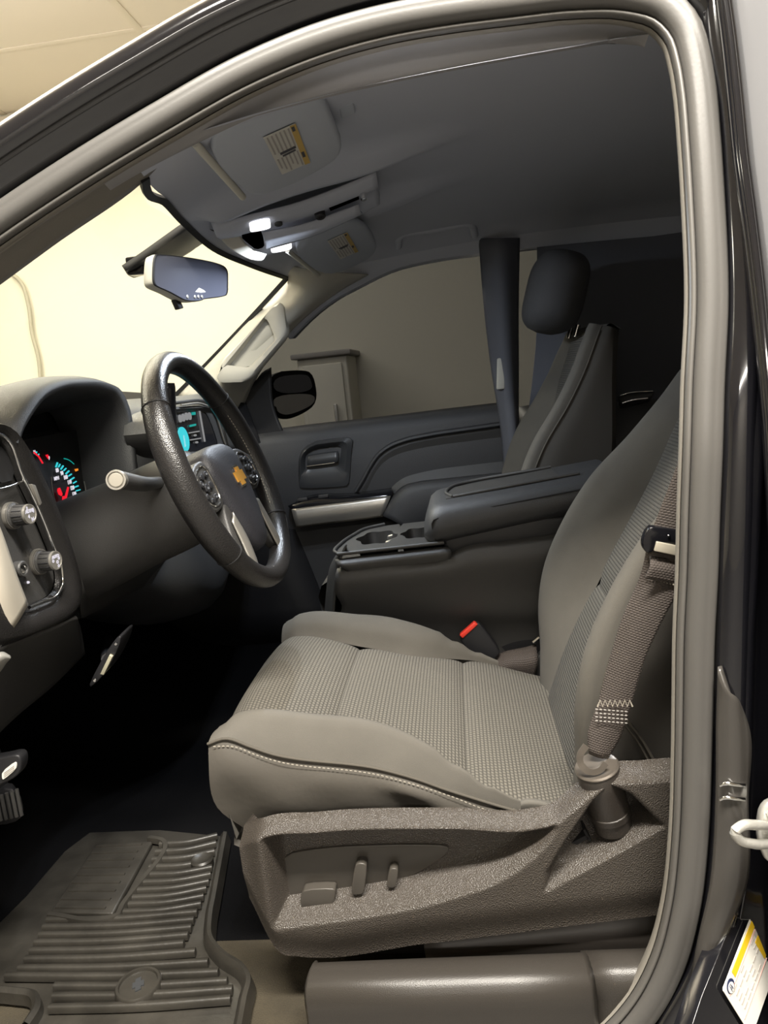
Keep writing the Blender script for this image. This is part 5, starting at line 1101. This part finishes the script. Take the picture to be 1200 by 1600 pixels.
em_ = lathe('emblem_disc', dc, (0, 0, 1), [(-0.012, 0.0325), (0.0, 0.0325), (0.0025, 0.031), (0.0025, 0.0275), (-0.001, 0.0265), (-0.001, 0.002)], K['rubber'], fm, 36)
flat('emblem_mark', [(-0.011, -0.004), (-0.005, -0.004), (-0.005, -0.008), (0.006, -0.008), (0.005, -0.004), (0.013, -0.004), (0.011, 0.004), (0.005, 0.004), (0.005, 0.008), (-0.006, 0.008), (-0.005, 0.004), (-0.013, 0.004)], frame_basis(Vector(dc) + Vector((0, 0, -0.001)), (0.35, -0.9, 0), (0.9, 0.35, 0)), K['satin'], em_, 0.002)
lathe('mat_anchor', Z(316, 1346, mz), (0, 0, 1), [(-0.008, 0.020), (0.004, 0.020), (0.007, 0.017), (0.004, 0.012), (0.004, 0.002)], K['rubber'], fm, 24)

bpd = thing('brake_pedal', 'slim pedal with a pale metal edge hanging in dark footwell', 'pedal', Y(162, 1040, 0.30))
prism('pedal_pad', dY(chaikin([(136, 1078), (150, 1046), (178, 1000), (190, 992), (186, 1010), (172, 1040), (156, 1062)], 1), 0.31), (-0.005, 0.06, 0.0), K['plastic_dk'], bpd, 0.003)
prism('metal_edge', dY([(156, 1054), (171, 1023), (176, 1026), (162, 1055)], 0.305), (-0.003, 0.03, 0), mat('dull_steel', (0.42, 0.40, 0.30), 0.5, metal=0.3), bpd, 0.001)
tube('pedal_arm', [Y(168, 1030, 0.34), Y(166, 1024, 0.50), Y(170, 1000, 0.75)], 0.010, K['plastic_dk'], bpd, n=10)
for a, b in ((181, 1006), (148, 1063)): lathe('pedal_rivet', Y(a, b, 0.304), (0.3, -1, 0), [(0, 0.003), (0.002, 0.002)], K['chrome'], bpd, 10)
hl = thing('hood_release_lever', 'black hood release lever with a small white printed label', 'lever', Y(10, 1210, 0.13))
prism('lever_handle', dY(chaikin([(-40, 1190), (0, 1185), (28, 1178), (34, 1190), (30, 1212), (0, 1228), (-40, 1240)], 2), 0.115), (0, 0.02, 0), K['plastic_dk'], hl, 0.004)
lb = prism('lever_label', dY(chaikin([(3, 1206), (22, 1191), (26, 1193), (25, 1202), (6, 1218), (3, 1217)], 1), 0.113), (0, 0.003, 0), K['white'], hl)
for k in range(3): prism('label_print', dY([(6, 1208 + k * 3), (22, 1196 + k * 3), (22, 1197 + k * 3), (6, 1209.2 + k * 3)], 0.1125), (0, 0.001, 0), K['greyink'], lb)
pb_ = thing('parking_brake_pedal', 'ridged dark parking brake pedal low at the footwell side', 'pedal', Y(12, 1260, 0.2))
prism('pedal_pad', dY(chaikin([(-20, 1245), (16, 1228), (32, 1250), (38, 1275), (20, 1288), (-20, 1292)], 1), 0.19), (-0.012, 0.02, 0), K['plastic_dk'], pb_, 0.003)
for k in range(6): tube('pad_ridge', dY([(-14 + k * 8, 1248 - k * 3), (-6 + k * 8, 1284 - k * 2)], 0.188), 0.003, K['plastic'], pb_, k=6)
tube('pedal_arm', [Y(5, 1240, 0.21), Y(-5, 1190, 0.2), Y(-30, 1120, 0.19)], 0.009, K['plastic_dk'], pb_, n=8)

# ------------------------------------------------------------------ pillar hardware
stv = thing('door_striker', 'silver looped door striker bolted to the black pillar', 'door striker', Y(1200, 1300, -0.012))
prism('striker_plate', [S(a, b, -0.018) for a, b in chaikin([(1192, 1256), (1230, 1250), (1240, 1300), (1236, 1345), (1200, 1352), (1190, 1330), (1184, 1300)], 2)], (0, 0.012, 0), K['steel'], stv, 0.004)
sweep('striker_loop', [S(1204, 1292, -0.022), S(1180, 1289, -0.042), S(1158, 1291, -0.052), S(1148, 1299, -0.054), S(1155, 1311, -0.052), S(1175, 1318, -0.044), S(1206, 1318, -0.022)], circ(0.0052, 10), K['steel'], stv, ref=(0.2, -0.3, 0.9), n=40)
lathe('striker_bolt', S(1208, 1272, -0.018), (0, -1, 0), [(0, 0.008), (0.004, 0.008), (0.005, 0.005)], K['steel'], stv, 6)
LO = -0.014
lbl = thing('pillar_sticker', 'white and yellow certification sticker on the black pillar foot', 'sticker', Y(1180, 1510, -0.005))
SN = (sin(radians(45)) * cos(radians(12)), -cos(radians(45)) * cos(radians(12)), sin(radians(12))); S0 = Y(1128, 1546, -0.045)
a_, b_, c_ = (Vector(PL(*q, S0, SN)) for q in ((1128, 1546), (1185, 1408), (1164, 1604)))
prism('pillar_step', [tuple(np.array(PL(*q, S0, SN)) - np.array(SN) * 0.004) for q in ((1102, 1560), (1150, 1440), (1178, 1372), (1330, 1360), (1330, 1660), (1070, 1660))], tuple(np.array(SN) * -0.02), K['gloss'], body, 0.001)
up = (b_ - a_); rt = (c_ - a_); Hh = up.length
LM = frame_basis(a_, rt, up); wv = LM.inverted() @ c_; hv = LM.inverted() @ b_
w_ = 0.080; hh = hv.y
sh0 = flat('sticker_sheet', [(0.002, 0), (w_ - 0.002, 0), (w_, 0.002), (w_, hh - 0.002), (w_ - 0.002, hh), (0.002, hh), (0, hh - 0.002), (0, 0.002)], LM, K['white'], lbl, 0.0008)
L2 = LM @ Matrix.Translation((0, 0, 0.001))
flat('sticker_header', rect2(0.003, 0.024, 0.0125, hh * 0.93), L2, K['yellow'], sh0)
flat('sticker_panel', rect2(0.024, hh * 0.66, 0.052, hh * 0.84), L2, K['yellow'], sh0)
q = flat('round_logo', ell(0.0105, 0.012, 0.0078, 0.0078, 24), L2, K['navy'], sh0)
flat('logo_face', ell(0.0115, 0.0112, 0.0058, 0.0058, 20), L2 @ Matrix.Translation((0, 0, 0.0005)), K['white'], sh0)
for i, s_ in enumerate(('G', 'M')): text('logo_letter', s_, 0.0062, L2 @ Matrix.Translation((0.0095 + i * 0.0042, 0.0112, 0.0009)) @ Matrix.Rotation(radians(90), 4, 'Z') @ Matrix.Identity(4), K['navy'], sh0)
bm = bmesh.new(); nrm = LM.to_3x3() @ Vector((0, 0, 1))
for i in range(5):
    for j in range(9):
        if random.random() < 0.2: continue
        x0 = 0.018 + i * 0.0075 if j < 6 else 0.0165 + i * 0.0022
        if i > 2 and hh * 0.6 < 0.012 + j * hh * 0.1 < hh * .86: continue
        prism_bm(bm, [L2 @ Vector((x, y, 0)) for x, y in rect2(x0, 0.012 + j * hh * 0.1, x0 + 0.0022, 0.012 + j * hh * 0.1 + hh * 0.075)], nrm * 0.0003)
stuff(fin('sticker_print', bm, mat('pale_print', (0.55, 0.50, 0.46), 0.6), sh0))
flat('sticker_rule', rect2(0.0150, 0.004, 0.0158, hh * .96), L2, K['rose'], sh0)
flat('sticker_rule', rect2(0.055, 0.004, 0.0558, hh * .96), L2, K['rose'], sh0)
